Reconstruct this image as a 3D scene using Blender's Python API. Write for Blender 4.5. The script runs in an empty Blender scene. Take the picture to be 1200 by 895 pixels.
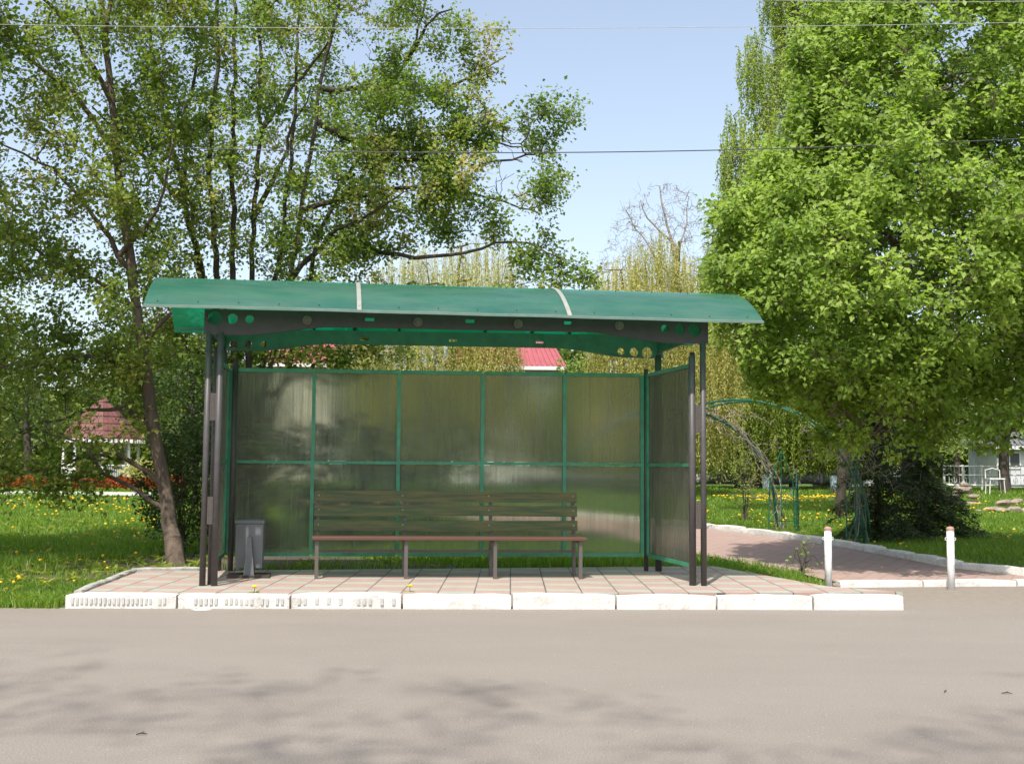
import bpy, math, random
import numpy as np
from mathutils import Matrix, Vector
random.seed(7)
rng = np.random.default_rng(7)
R = math.radians
scene = bpy.context.scene
col = scene.collection

# ---------------------------------------------------------------- camera, sky, sun, exposure
F = 1300.0                       # focal length in units of 1/1200 of the picture width
CAM = np.array([0.0, 0.0, 1.53])
cam_d = bpy.data.cameras.new("camera"); cam = bpy.data.objects.new("camera", cam_d); col.objects.link(cam)
rot = Matrix.Rotation(R(90 + 4.33), 3, 'X') @ Matrix.Rotation(R(0.45), 3, 'Z')
cam.location = CAM; cam.rotation_euler = rot.to_euler()
cam_d.sensor_width = 36; cam_d.lens = F / 1200 * 36; cam_d.clip_end = 2000; cam_d.clip_start = 0.1
scene.camera = cam
ROT = np.array(rot)

SUN_EL, SUN_AZ = 59.0, 19.0      # azimuth: light travels towards +Y turned by AZ towards +X
w = bpy.data.worlds.new("World"); scene.world = w; w.use_nodes = True
nt = w.node_tree; bg = nt.nodes['Background']
sky = nt.nodes.new('ShaderNodeTexSky'); sky.sky_type = 'NISHITA'; sky.sun_disc = False
sky.sun_elevation = R(SUN_EL); sky.sun_rotation = R(180 + SUN_AZ)
sky.air_density = 1.0; sky.dust_density = 2.4; sky.ozone_density = .7
hs = nt.nodes.new('ShaderNodeHueSaturation'); hs.inputs['Saturation'].default_value = .72; hs.inputs['Value'].default_value = 1.42; hs.inputs['Hue'].default_value = .496
nt.links.new(sky.outputs[0], hs.inputs['Color']); nt.links.new(hs.outputs[0], bg.inputs[0]); bg.inputs[1].default_value = 0.15
sd = bpy.data.lights.new("sun", 'SUN'); sd.energy = 4.6; sd.angle = R(0.53); sd.color = (1.0, 0.95, 0.87)
sun = bpy.data.objects.new("sun", sd); col.objects.link(sun)
ldir = Vector((math.sin(R(SUN_AZ)) * math.cos(R(SUN_EL)), math.cos(R(SUN_AZ)) * math.cos(R(SUN_EL)), -math.sin(R(SUN_EL))))
sun.rotation_euler = ldir.to_track_quat('-Z', 'Y').to_euler(); sun.location = (-4, -10, 20)
vs = scene.view_settings; vs.view_transform = 'Standard'; vs.look = 'None'; vs.gamma = 1.0; vs.use_curve_mapping = False
vs.exposure = 0.26
scene.cycles.max_bounces = 10; scene.cycles.transparent_max_bounces = 24
scene.cycles.transmission_bounces = 8; scene.cycles.diffuse_bounces = 4; scene.cycles.sample_clamp_indirect = 6
scene.cycles.use_denoising = True

# ---------------------------------------------------------------- layout helpers
def ray(px, py):
    return ROT @ np.array([(px - 600) / F, -(py - 447.5) / F, -1.0])
def G(px, py, z):                # the point of the level z seen at px, py of the photograph
    d = ray(px, py); return CAM + d * ((z - CAM[2]) / d[2])
def D(px, py, Y):                # the point at distance Y
    d = ray(px, py); return CAM + d * (Y / d[1])
def proj(p):
    c = ROT.T @ (np.asarray(p, float) - CAM); return 600 + F * c[0] / -c[2], 447.5 - F * c[1] / -c[2]
def lawn_z(y):
    y = np.asarray(y, float); return 0.10 * np.clip((y - 11.86) / 1.1, .05, 1) ** .7 + 0.015 * np.clip(y - 18, 0, 33)

# ---------------------------------------------------------------- object helpers
def tag(o, label=None, cat=None, group=None, kind=None):
    if label: o['label'] = label
    if cat: o['category'] = cat
    if group: o['group'] = group
    if kind: o['kind'] = kind
    return o
def empty(name, loc, label, cat, group=None, rz=0):
    o = bpy.data.objects.new(name, None); col.objects.link(o); o.location = Vector([float(v) for v in loc]); o.rotation_euler.z = rz
    o.empty_display_size = .2
    bpy.context.view_layer.update()
    return tag(o, label, cat, group)
def link(name, me, mat, parent=None):
    if mat and len(me.materials) == 0: me.materials.append(mat)
    o = bpy.data.objects.new(name, me); col.objects.link(o)
    if parent:
        o.parent = parent
        bpy.context.view_layer.update()
        o.matrix_parent_inverse = parent.matrix_world.inverted()
    return o
class MB:
    def __init__(s): s.v = []; s.f = []
    def add(s, vs, fs):
        n = len(s.v); s.v += [tuple(float(c) for c in v) for v in vs]; s.f += [tuple(i + n for i in f) for f in fs]; return s
    def hexa(s, p):              # 8 points: bottom loop then top loop
        return s.add(p, [(3, 2, 1, 0), (4, 5, 6, 7), (0, 1, 5, 4), (1, 2, 6, 5), (2, 3, 7, 6), (3, 0, 4, 7)])
    def box(s, a, b, T=None):
        x0, y0, z0 = a; x1, y1, z1 = b
        p = [(x0, y0, z0), (x1, y0, z0), (x1, y1, z0), (x0, y1, z0), (x0, y0, z1), (x1, y0, z1), (x1, y1, z1), (x0, y1, z1)]
        if T: p = [T(*q) for q in p]
        return s.hexa(p)
    def tube(s, pts, rad, n=8, cap=True):
        pts = [np.array(p, float) for p in pts]
        if not hasattr(rad, '__len__'): rad = [rad] * len(pts)
        up = np.array([0, 0, 1.0]); base = len(s.v); prev = None
        for i, p in enumerate(pts):
            t = pts[min(i + 1, len(pts) - 1)] - pts[max(i - 1, 0)]; t /= np.linalg.norm(t) + 1e-9
            if prev is None:
                a = np.cross(t, up)
                if np.linalg.norm(a) < .1: a = np.cross(t, [1, 0, 0])
            else: a = prev - t * np.dot(prev, t)
            a /= np.linalg.norm(a) + 1e-9; prev = a; b = np.cross(t, a)
            for k in range(n):
                g = 2 * math.pi * k / n
                s.v.append(tuple(p + rad[i] * (math.cos(g) * a + math.sin(g) * b)))
        for i in range(len(pts) - 1):
            for k in range(n):
                a0 = base + i * n + k; a1 = base + i * n + (k + 1) % n
                s.f.append((a0, a1, a1 + n, a0 + n))
        if cap:
            s.f.append(tuple(base + k for k in range(n))[::-1]); e = base + (len(pts) - 1) * n
            s.f.append(tuple(e + k for k in range(n)))
        return s
    def build(s, name, mat, parent=None, smooth=False, bevel=0):
        me = bpy.data.meshes.new(name); me.from_pydata(s.v, [], s.f); me.update()
        if smooth: me.polygons.foreach_set('use_smooth', [True] * len(me.polygons))
        o = link(name, me, mat, parent)
        if bevel:
            m = o.modifiers.new('bevel', 'BEVEL'); m.width = bevel; m.segments = 2; m.limit_method = 'ANGLE'
        return o
def np_mesh(name, verts, quads=None, tris=None, attr=None, smooth=False):
    me = bpy.data.meshes.new(name)
    me.vertices.add(len(verts)); me.vertices.foreach_set('co', np.ascontiguousarray(verts, np.float32).ravel())
    nq = 0 if quads is None else len(quads); ntr = 0 if tris is None else len(tris)
    loops = np.concatenate([a.ravel() for a in (quads, tris) if a is not None]).astype(np.int32)
    me.loops.add(len(loops)); me.loops.foreach_set('vertex_index', loops)
    me.polygons.add(nq + ntr)
    st = np.concatenate([np.arange(nq) * 4, nq * 4 + np.arange(ntr) * 3]).astype(np.int32)
    me.polygons.foreach_set('loop_start', st)
    if smooth: me.polygons.foreach_set('use_smooth', np.ones(nq + ntr, bool))
    me.update(calc_edges=True)
    if attr is not None:
        a = me.attributes.new('rnd', 'FLOAT', 'POINT'); a.data.foreach_set('value', np.ascontiguousarray(attr, np.float32))
    return me

# ---------------------------------------------------------------- materials
def new_mat(name):
    m = bpy.data.materials.new(name); m.use_nodes = True; n = m.node_tree.nodes
    return m, m.node_tree, n['Principled BSDF'], n['Material Output']
def N(nt, t, **k):
    n = nt.nodes.new(t)
    for a, v in k.items():
        if a.startswith('i_'):
            key = a[2:]; key = int(key) if key.isdigit() else key
            n.inputs[key].default_value = v
        else: setattr(n, a, v)
    return n
def ramp(nt, fac, stops):
    r = nt.nodes.new('ShaderNodeValToRGB'); e = r.color_ramp.elements
    while len(e) < len(stops): e.new(.5)
    for i, (p, c) in enumerate(stops): e[i].position = p; e[i].color = (*c, 1)
    nt.links.new(fac, r.inputs[0]); return r.outputs[0]
def noise(nt, scale, detail=4, rough=.6, vec=None, stretch=None):
    n = N(nt, 'ShaderNodeTexNoise'); n.inputs['Scale'].default_value = scale; n.inputs['Detail'].default_value = detail
    n.inputs['Roughness'].default_value = rough
    if vec is None: vec = N(nt, 'ShaderNodeTexCoord').outputs['Object']
    if stretch:
        mp = N(nt, 'ShaderNodeMapping'); mp.inputs['Scale'].default_value = stretch; nt.links.new(vec, mp.inputs[0]); vec = mp.outputs[0]
    nt.links.new(vec, n.inputs['Vector']); return n.outputs['Fac']
def mix(nt, fac, a, b, mode='MIX'):
    m = N(nt, 'ShaderNodeMix', data_type='RGBA', blend_type=mode)
    for s, v in ((0, fac), (6, a), (7, b)):
        if hasattr(v, 'links'): nt.links.new(v, m.inputs[s])
        else: m.inputs[s].default_value = v if s == 0 else (*v, 1)
    return m.outputs[2]
def bump(nt, h, bsdf, strength=.3, dist=.01):
    b = N(nt, 'ShaderNodeBump'); b.inputs['Strength'].default_value = strength; b.inputs['Distance'].default_value = dist
    nt.links.new(h, b.inputs['Height']); nt.links.new(b.outputs[0], bsdf.inputs['Normal'])
def simple(name, c, rough=.6, var=.25, scale=6, metal=0, bstr=.15, stretch=None, c2=None, thr=(.35, .7)):
    m, t, b, o = new_mat(name)
    c2 = c2 or tuple(x * (1 - var) for x in c)
    f = noise(t, scale, 6, .65, stretch=stretch)
    t.links.new(ramp(t, f, [(thr[0], c), (thr[1], c2)]), b.inputs['Base Color'])
    b.inputs['Roughness'].default_value = rough; b.inputs['Metallic'].default_value = metal
    if bstr: bump(t, noise(t, scale * 6, 4), b, bstr, .004)
    return m
def leaf_mat(name, stops, trans=.4, tcol=1.5, rough=.5):
    m, t, b, o = new_mat(name)
    a = N(t, 'ShaderNodeAttribute', attribute_name='rnd')
    c = ramp(t, a.outputs['Fac'], stops)
    t.links.new(c, b.inputs['Base Color']); b.inputs['Roughness'].default_value = rough
    b.inputs['Specular IOR Level'].default_value = .3
    tr = N(t, 'ShaderNodeBsdfTranslucent')
    hue = mix(t, 1.0, c, (1.15 * tcol, 1.25 * tcol, .55 * tcol), 'MULTIPLY'); t.links.new(hue, tr.inputs[0])
    mx = N(t, 'ShaderNodeMixShader'); mx.inputs[0].default_value = trans
    t.links.new(b.outputs[0], mx.inputs[1]); t.links.new(tr.outputs[0], mx.inputs[2]); t.links.new(mx.outputs[0], o.inputs[0])
    return m
def bark_mat(name, c1, c2, scale=9):
    m, t, b, o = new_mat(name)
    f = noise(t, scale, 8, .7, stretch=(1, 1, .25))
    t.links.new(ramp(t, f, [(.3, c2), (.65, c1)]), b.inputs['Base Color']); b.inputs['Roughness'].default_value = .9
    bump(t, noise(t, scale * 3, 5, stretch=(1, 1, .2)), b, .8, .02); return m

M = {}
# road: old asphalt covered with pale dust
m, t, b, o = new_mat('asphalt')
vec = N(t, 'ShaderNodeTexCoord').outputs['Object']
c = ramp(t, noise(t, .5, 6, .6, vec, (1, 2.2, 1)), [(.3, (.205, .172, .143)), (.7, (.25, .214, .18))])
c = mix(t, .5, c, ramp(t, noise(t, 85, 4, .85, vec), [(.34, (.07, .06, .05)), (.66, (.37, .33, .285))]))
c = mix(t, ramp(t, noise(t, 55, 2, .5, vec), [(.69, (0, 0, 0)), (.73, (1, 1, 1))]), c, (.4, .38, .35))
c = mix(t, ramp(t, noise(t, 2.2, 5, .7, vec, (.4, 2.5, 1)), [(.62, (0, 0, 0)), (.85, (.55, .55, .55))]), c, (.2, .155, .115))
sx = N(t, 'ShaderNodeSeparateXYZ'); t.links.new(vec, sx.inputs[0])
def ramp01(v, a_, b_):
    n = N(t, 'ShaderNodeMapRange', interpolation_type='SMOOTHSTEP'); n.inputs['From Min'].default_value = a_; n.inputs['From Max'].default_value = b_; t.links.new(v, n.inputs['Value']); return n.outputs[0]
def mt(op, a_, b_):
    n = N(t, 'ShaderNodeMath', operation=op)
    for k_, v_ in enumerate((a_, b_)):
        if hasattr(v_, 'links'): t.links.new(v_, n.inputs[k_])
        else: n.inputs[k_].default_value = v_
    return n.outputs[0]
nz = noise(t, 1.4, 6, .7, vec); yy_ = mt('ADD', sx.outputs[1], mt('MULTIPLY', mt('SUBTRACT', nz, .5), 1.6))
dust_f = mt('MULTIPLY', ramp01(yy_, 12.0, 13.6), ramp01(mt('ADD', sx.outputs[0], nz), 4.2, 5.2))
ys_ = mt('SUBTRACT', yy_, mt('MULTIPLY', sx.outputs[0], .045)); dust_k = mt('MULTIPLY', ramp01(ys_, 11.75, 12.15), .5)
dc = ramp(t, noise(t, 9, 7, .75, vec), [(.3, (.18, .148, .118)), (.7, (.262, .226, .188))])
c = mix(t, mt('MAXIMUM', dust_f, dust_k), c, dc)
c = mix(t, ramp(t, noise(t, .9, 4, .6, vec, (.35, 1.4, 1)), [(.6, (0, 0, 0)), (.75, (.25, .25, .25))]), c, (.15, .125, .1))
c = mix(t, ramp(t, noise(t, 24, 2, .5, vec), [(.74, (0, 0, 0)), (.78, (.8, .8, .8))]), c, (.09, .07, .055))
t.links.new(c, b.inputs['Base Color']); b.inputs['Roughness'].default_value = .88
bump(t, noise(t, 120, 4, .7, vec), b, .35, .006); M['asphalt'] = m
m, t, b, o = new_mat('dusty_apron')
vec = N(t, 'ShaderNodeTexCoord').outputs['Object']
c = ramp(t, noise(t, 1.6, 7, .7, vec), [(.3, (.2, .155, .115)), (.7, (.27, .225, .175))])
c = mix(t, .35, c, ramp(t, noise(t, 120, 3, .8, vec), [(.3, (.1, .08, .06)), (.65, (.34, .3, .25))]))
t.links.new(c, b.inputs['Base Color']); b.inputs['Roughness'].default_value = .92
bump(t, noise(t, 60, 4, .7, vec), b, .5, .01); M['apron'] = m
# soil below the grass
m, t, b, o = new_mat('lawn_soil')
vec = N(t, 'ShaderNodeTexCoord').outputs['Object']
c = ramp(t, noise(t, 1.2, 8, .7, vec), [(.3, (.05, .095, .015)), (.55, (.075, .13, .02)), (.75, (.085, .085, .035))])
c = mix(t, .4, c, ramp(t, noise(t, 40, 5, .8, vec), [(.3, (.035, .05, .012)), (.7, (.12, .2, .03))]))
t.links.new(c, b.inputs['Base Color']); b.inputs['Roughness'].default_value = .95
bump(t, noise(t, 30, 6, .8, vec), b, .8, .05); M['soil'] = m
M['dirt'] = simple('bare_dirt', (.11, .08, .055), .95, scale=5, c2=(.045, .04, .025), bstr=.6)
# platform slabs: pink and pale grey, alternating
def slab_mat(name, sx, sy, ca, cb, joint, check=True, jw=.05, ang=0.0):
    m, t, b, o = new_mat(name)
    tc = N(t, 'ShaderNodeTexCoord').outputs['Object']
    mp = N(t, 'ShaderNodeMapping'); t.links.new(tc, mp.inputs[0]); mp.inputs['Rotation'].default_value = (0, 0, ang)
    sp = N(t, 'ShaderNodeSeparateXYZ'); t.links.new(mp.outputs[0], sp.inputs[0])
    def mth(op, a, bb=None):
        n = N(t, 'ShaderNodeMath', operation=op)
        for i, v in enumerate((a, bb)):
            if v is None: continue
            if hasattr(v, 'links'): t.links.new(v, n.inputs[i])
            else: n.inputs[i].default_value = v
        return n.outputs[0]
    u = mth('DIVIDE', sp.outputs[0], sx); v = mth('DIVIDE', sp.outputs[1], sy)
    fu, fv = mth('FLOOR', u), mth('FLOOR', v)
    cmb = N(t, 'ShaderNodeCombineXYZ'); t.links.new(fu, cmb.inputs[0]); t.links.new(fv, cmb.inputs[1])
    wn = N(t, 'ShaderNodeTexWhiteNoise', noise_dimensions='2D'); t.links.new(cmb.outputs[0], wn.inputs['Vector'])
    par = mth('PINGPONG', mth('ADD', fu, fv), 1.0)
    if check: fac = mth('ADD', mth('MULTIPLY', par, .75), mth('MULTIPLY', wn.outputs['Value'], .25))
    else: fac = wn.outputs['Value']
    c = ramp(t, fac, [(.2, ca), (.8, cb)])
    c = mix(t, .38, c, ramp(t, noise(t, 3.5, 7, .7, tc), [(.3, (.2, .17, .14)), (.7, (.42, .38, .33))]))
    c = mix(t, .25, c, ramp(t, noise(t, 60, 4, .8, tc), [(.3, (.12, .1, .08)), (.7, (.5, .46, .42))]))
    eu = mth('MULTIPLY', mth('ABSOLUTE', mth('SUBTRACT', mth('FRACT', u), .5)), sx)
    ev = mth('MULTIPLY', mth('ABSOLUTE', mth('SUBTRACT', mth('FRACT', v), .5)), sy)
    j = mth('MAXIMUM', mth('GREATER_THAN', eu, sx / 2 - jw / 2), mth('GREATER_THAN', ev, sy / 2 - jw / 3))
    wob = noise(t, 1.3, 3, .6, tc)
    jf = mth('MULTIPLY', j, mth('ADD', wob, .25))
    c = mix(t, jf, c, joint)
    t.links.new(c, b.inputs['Base Color']); b.inputs['Roughness'].default_value = .85
    bump(t, mth('SUBTRACT', mth('MULTIPLY', noise(t, 45, 4, .7, tc), .3), jf), b, .5, .008)
    return m
M['slabs'] = slab_mat('platform_slabs', .40, .30, (.46, .235, .185), (.4, .4, .34), (.035, .035, .03), jw=.016)
M['bricks'] = slab_mat('path_bricks', .22, .11, (.45, .215, .165), (.36, .2, .155), (.2, .14, .11), check=False, jw=.012, ang=.5)
# whitewashed kerb
m, t, b, o = new_mat('whitewashed_kerb')
vec = N(t, 'ShaderNodeTexCoord').outputs['Object']
c = ramp(t, noise(t, 5, 8, .75, vec), [(.42, (.74, .72, .67)), (.56, (.6, .57, .52)), (.72, (.27, .25, .22))])
c = mix(t, .35, c, ramp(t, noise(t, 35, 5, .8, vec), [(.4, (.78, .76, .73)), (.68, (.36, .34, .3))]))
t.links.new(c, b.inputs['Base Color']); b.inputs['Roughness'].default_value = .9
bump(t, noise(t, 20, 7, .8, vec), b, .8, .015); M['kerb'] = m
M['kerb_groove'] = simple('kerb_groove', (.5, .49, .46), .9, scale=12)
M['kerb_grey'] = simple('kerb_weathered', (.46, .44, .4), .9, scale=6, c2=(.2, .19, .16))
M['post_metal'] = simple('post_paint', (.075, .068, .066), .5, scale=8, c2=(.05, .044, .042), bstr=.1)
M['beam_metal'] = simple('beam_paint', (.036, .03, .027), .5, scale=8, c2=(.026, .021, .018), bstr=.1)
M['frame_metal'] = simple('frame_green_lit', (.05, .27, .16), .45, scale=7, c2=(.05, .16, .1), bstr=.1)  # grey wall frames, with the roof's green light put into their colour
M['inner_metal'] = simple('inner_beam_green_lit', (.04, .15, .095), .5, scale=7, c2=(.03, .1, .06), bstr=.1)  # dark beams under the roof, coloured as if lit green through the sheet
M['strip_metal'] = simple('strip_metal', (.3, .31, .27), .5, scale=9)
M['plate'] = simple('perforated_plate', (.1, .08, .07), .7, scale=120, c2=(.02, .02, .02), bstr=.5)
M['medallion'] = simple('medallion', (.16, .13, .11), .7, scale=60, c2=(.07, .06, .05), bstr=.6)
# green polycarbonate roof
m, t, b, o = new_mat('green_polycarbonate')
vec = N(t, 'ShaderNodeTexCoord').outputs['Object']
dust = noise(t, 2.0, 6, .65, vec, (.7, 2.5, 1))
c = ramp(t, dust, [(.3, (.04, .15, .135)), (.72, (.14, .22, .195))])
t.links.new(c, b.inputs['Base Color']); b.inputs['Roughness'].default_value = .25
b.inputs['Coat Weight'].default_value = .4
tp = N(t, 'ShaderNodeBsdfTransparent'); tp.inputs[0].default_value = (.03, .78, .52, 1)
tl = N(t, 'ShaderNodeBsdfTranslucent'); tl.inputs[0].default_value = (.03, .78, .50, 1)
m1 = N(t, 'ShaderNodeMixShader'); m1.inputs[0].default_value = .3
t.links.new(tp.outputs[0], m1.inputs[1]); t.links.new(tl.outputs[0], m1.inputs[2])
m2 = N(t, 'ShaderNodeMixShader'); m2.inputs[0].default_value = .46
t.links.new(m1.outputs[0], m2.inputs[1]); t.links.new(b.outputs[0], m2.inputs[2]); t.links.new(m2.outputs[0], o.inputs[0])
M['roof'] = m
# dusty twin-wall side panels
m, t, b, o = new_mat('dusty_polycarbonate')
vec = N(t, 'ShaderNodeTexCoord').outputs['Object']
st = noise(t, 3, 6, .75, vec, (9, 9, .22)); st2 = noise(t, 1.3, 5, .6, vec)
b.inputs['Roughness'].default_value = .35
c = ramp(t, st2, [(.3, (.25, .25, .225)), (.7, (.36, .355, .32))]); t.links.new(c, b.inputs['Base Color'])
gl = N(t, 'ShaderNodeBsdfRefraction'); gl.inputs['IOR'].default_value = 1.12; gl.inputs['Roughness'].default_value = .2
gl.inputs[0].default_value = (.78, .79, .71, 1)
bb = N(t, 'ShaderNodeBump'); bb.inputs['Strength'].default_value = .6; bb.inputs['Distance'].default_value = .006
t.links.new(noise(t, 6, 2, .5, vec, (12, 12, .05)), bb.inputs['Height']); t.links.new(bb.outputs[0], gl.inputs['Normal'])
tp = N(t, 'ShaderNodeBsdfTransparent'); tp.inputs[0].default_value = (.78, .79, .71, 1)
tl = N(t, 'ShaderNodeBsdfTranslucent'); tl.inputs[0].default_value = (.55, .55, .47, 1)
ma = N(t, 'ShaderNodeMixShader'); ma.inputs[0].default_value = .38
t.links.new(gl.outputs[0], ma.inputs[1]); t.links.new(tp.outputs[0], ma.inputs[2])
mb = N(t, 'ShaderNodeMixShader'); mb.inputs[0].default_value = .5
t.links.new(tl.outputs[0], mb.inputs[1]); t.links.new(b.outputs[0], mb.inputs[2])
mc = N(t, 'ShaderNodeMixShader')
t.links.new(ramp(t, st, [(.32, (.13, .13, .13)), (.5, (.24, .24, .24)), (.68, (.42, .42, .42))]), mc.inputs[0])
t.links.new(ma.outputs[0], mc.inputs[1]); t.links.new(mb.outputs[0], mc.inputs[2]); t.links.new(mc.outputs[0], o.inputs[0])
M['panel'] = m
M['plank_green'] = simple('worn_green_plank', (.1, .085, .022), .6, scale=4, stretch=(.5, 3, 9), c2=(.035, .06, .018), bstr=.4, thr=(.42, .58))
M['plank_red'] = simple('worn_red_plank', (.105, .045, .03), .55, scale=5, stretch=(.5, 3, 6), c2=(.09, .04, .025), bstr=.4)
M['bench_steel'] = simple('bench_steel', (.1, .088, .08), .5, scale=9, c2=(.1, .08, .07))
M['bin'] = simple('bin_sheet', (.13, .14, .147), .5, scale=6, c2=(.09, .097, .1), stretch=(1, 1, .4))
M['rust'] = simple('rusty_steel', (.07, .045, .035), .8, scale=10, c2=(.03, .025, .02))
M['white_paint'] = simple('white_paint', (.72, .71, .69), .6, scale=14, c2=(.5, .46, .4), thr=(.5, .68))
M['pink_cap'] = simple('cap_paint', (.42, .25, .2), .7, scale=30)
M['roof_red'] = simple('red_roof', (.36, .09, .1), .55, scale=3)
M['roof_brown'] = simple('brown_red_roof', (.17, .065, .055), .7, scale=3, c2=(.11, .04, .035))
M['wall_white'] = simple('pale_wall', (.62, .62, .64), .9, scale=2)
M['wall_cream'] = simple('cream_wall', (.66, .62, .54), .9, scale=2)
M['glass_dark'] = simple('window_glass', (.05, .06, .07), .15, bstr=0)
M['lattice'] = simple('brown_lattice', (.17, .11, .05), .8, scale=20)
M['pipe'] = simple('pipe_wrap', (.09, .09, .1), .7, scale=4, c2=(.2, .2, .22))
M['arch_green'] = simple('green_enamel', (.01, .13, .065), .4, scale=8, c2=(.006, .06, .035))
M['rock'] = simple('limestone', (.33, .27, .21), .9, scale=5, c2=(.15, .12, .09), bstr=.7)
M['grit'] = simple('road_grit', (.3, .27, .23), .9, bstr=0)
M['wire_light'] = simple('pale_wire', (.42, .42, .42), .5, bstr=0)
M['wire_dark'] = simple('dark_wire', (.05, .05, .055), .6, bstr=0)
M['yellow'] = simple('dandelion_yellow', (.85, .55, .01), .7, scale=60, c2=(.8, .42, .01), bstr=0)
M['stem_green'] = simple('stem_green', (.12, .2, .04), .6, bstr=0)
M['bark'] = bark_mat('grey_brown_bark', (.1, .077, .057), (.035, .026, .02))
M['bark_dark'] = bark_mat('dark_bark', (.1, .08, .062), (.035, .028, .022))
M['bark_pale'] = bark_mat('pale_twigs', (.33, .29, .25), (.2, .17, .15))
M['bark_warm'] = bark_mat('warm_bark', (.155, .113, .08), (.055, .04, .03))
M['lf_maple'] = leaf_mat('maple_leaves', [(0, (.1, .16, .025)), (.45, (.17, .23, .035)), (.7, (.25, .28, .055)), (1, (.38, .33, .12))], trans=.45)
M['lf_elm'] = leaf_mat('mixed_leaves', [(0, (.1, .165, .025)), (.45, (.17, .25, .04)), (.7, (.25, .3, .06)), (.86, (.36, .33, .12)), (1, (.44, .37, .17))], trans=.45)
M['lf_lime'] = leaf_mat('fresh_leaves', [(0, (.1, .165, .022)), (.45, (.19, .285, .04)), (1, (.35, .44, .085))], trans=.42)
M['lf_willow'] = leaf_mat('yellow_willow', [(0, (.26, .27, .06)), (.5, (.44, .41, .13)), (1, (.6, .54, .21))])
M['lf_willow_g'] = leaf_mat('green_willow', [(0, (.13, .18, .025)), (.5, (.22, .28, .04)), (1, (.34, .36, .07))])
M['lf_birch'] = leaf_mat('birch_leaves', [(0, (.16, .22, .04)), (.5, (.27, .34, .07)), (1, (.4, .44, .12))])
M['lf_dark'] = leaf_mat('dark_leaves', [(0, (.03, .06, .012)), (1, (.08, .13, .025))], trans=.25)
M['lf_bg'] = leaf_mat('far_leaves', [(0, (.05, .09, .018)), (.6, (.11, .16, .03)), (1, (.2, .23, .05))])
M['needles'] = leaf_mat('spruce_needles', [(0, (.03, .055, .02)), (1, (.085, .125, .04))], trans=.1)
M['lf_red'] = leaf_mat('red_hedge_leaves', [(0, (.3, .06, .015)), (.6, (.42, .11, .02)), (1, (.45, .25, .04))])
M['grass'] = leaf_mat('grass_blades', [(0, (.085, .15, .02)), (.5, (.16, .26, .03)), (.85, (.24, .34, .05)), (1, (.36, .36, .14))], trans=.4)

# ---------------------------------------------------------------- ground, road, platform, path
def sheet(name, pts, mat, kind='structure', z=None):
    pts = [(p[0], p[1], z if z is not None else p[2]) for p in pts]
    mb = MB(); mb.add(pts, [tuple(range(len(pts)))])
    return tag(mb.build(name, mat), kind=kind)
# lawn terrain as a grid; right of the platform it dips towards the road's apron
RL = G(0, 712, 0)
edgeY = float(RL[1]) + .05
def path_z(y):
    return np.where(np.asarray(y, float) < 18, np.interp(y, [14, 15, 18], [.03, .04, .10]), lawn_z(y)) + .012
def terrain(x, y):
    base = lawn_z(y); low = np.minimum(base, path_z(y) - .03)
    k = np.clip((np.asarray(x, float) - 2.0) / 1.0, 0, 1); k = np.where(np.asarray(y) < 18, k, 0)
    return base * (1 - k) + low * k
ys = [edgeY, edgeY + .05, 12.5, 13, 14, 15, 16, 17, 18, 20, 23, 27, 32, 38, 44, 51, 60, 80, 120, 200, 400, 900]
xs = np.array([-700, -300, -120, -60, -35, -22, -15, -11, -8, -6, -4.66, -4, -2, 0, 2, 3, 3.6, 5, 6, 8, 11, 15, 22, 35, 60, 120, 300, 700.])
mb = MB(); vid = {}
for j, y in enumerate(ys):
    for i, x in enumerate(xs):
        yy = y if x <= 3.61 else max(y, 14.3 + .001 * j)
        if x <= 3.61 and x >= -4: yy = max(yy, 13.2 + .001 * j)
        vid[i, j] = len(mb.v); mb.v.append((float(x), float(yy), float(terrain(x, yy)) - (.02 if j == 0 else 0) - (.2 if x > 3.61 and yy < 14.5 else 0) - (.13 if (x > 3.4 and yy < 14.1) else 0)))
for j in range(len(ys) - 1):
    for i in range(len(xs) - 1):
        q = (vid[i, j], vid[i + 1, j], vid[i + 1, j + 1], vid[i, j + 1])
        mb.f.append(q)
tag(mb.build('lawn_ground', M['soil'], smooth=True), kind='structure')
sheet('road', [(-700, -60, 0), (700, -60, 0), (700, 15.0, 0), (-700, 15.0, 0)], M['asphalt'])

rr_ = random.Random(5); bg_poly = [(-6.6, 14.4), (-5.9, 13.7), (-5.2, 13.3), (-4.6, 14.9), (-3, 15.2), (-.6, 15.4), (-.8, 16.2), (-2, 16.9), (-3.6, 17.7), (-5.2, 17.2), (-6.4, 16.0)]
pp_ = []
for k in range(len(bg_poly)):
    a_, b_ = np.array(bg_poly[k]), np.array(bg_poly[(k + 1) % len(bg_poly)])
    for q in range(6): pp_.append(tuple(a_ + (b_ - a_) * q / 6 + np.array([rr_.uniform(-.09, .09), rr_.uniform(-.07, .07)])))
sheet('bare_ground', pp_, M['dirt'], z=.104)
PZ = .13                          # platform level
FL, FR = G(78, 697.5, PZ), G(1058, 693.5, PZ)
BL, BR = G(153, 669, PZ), G(836, 663, PZ)
MR = G(969, 686.5, PZ)
BLb = BL; BRb = BR
mb = MB(); top = [FL, FR, MR, BR, BL]
n = len(top); mb.add([(p[0], p[1], PZ) for p in top] + [(p[0], p[1], -.05) for p in top],
    [tuple(range(n))] + [((i + 1) % n, i, i + n, (i + 1) % n + n) for i in range(n)])
plat = tag(mb.build('pavement', M['slabs']), kind='structure')
plat_dir = math.atan2(FR[1] - FL[1], FR[0] - FL[0])

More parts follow.
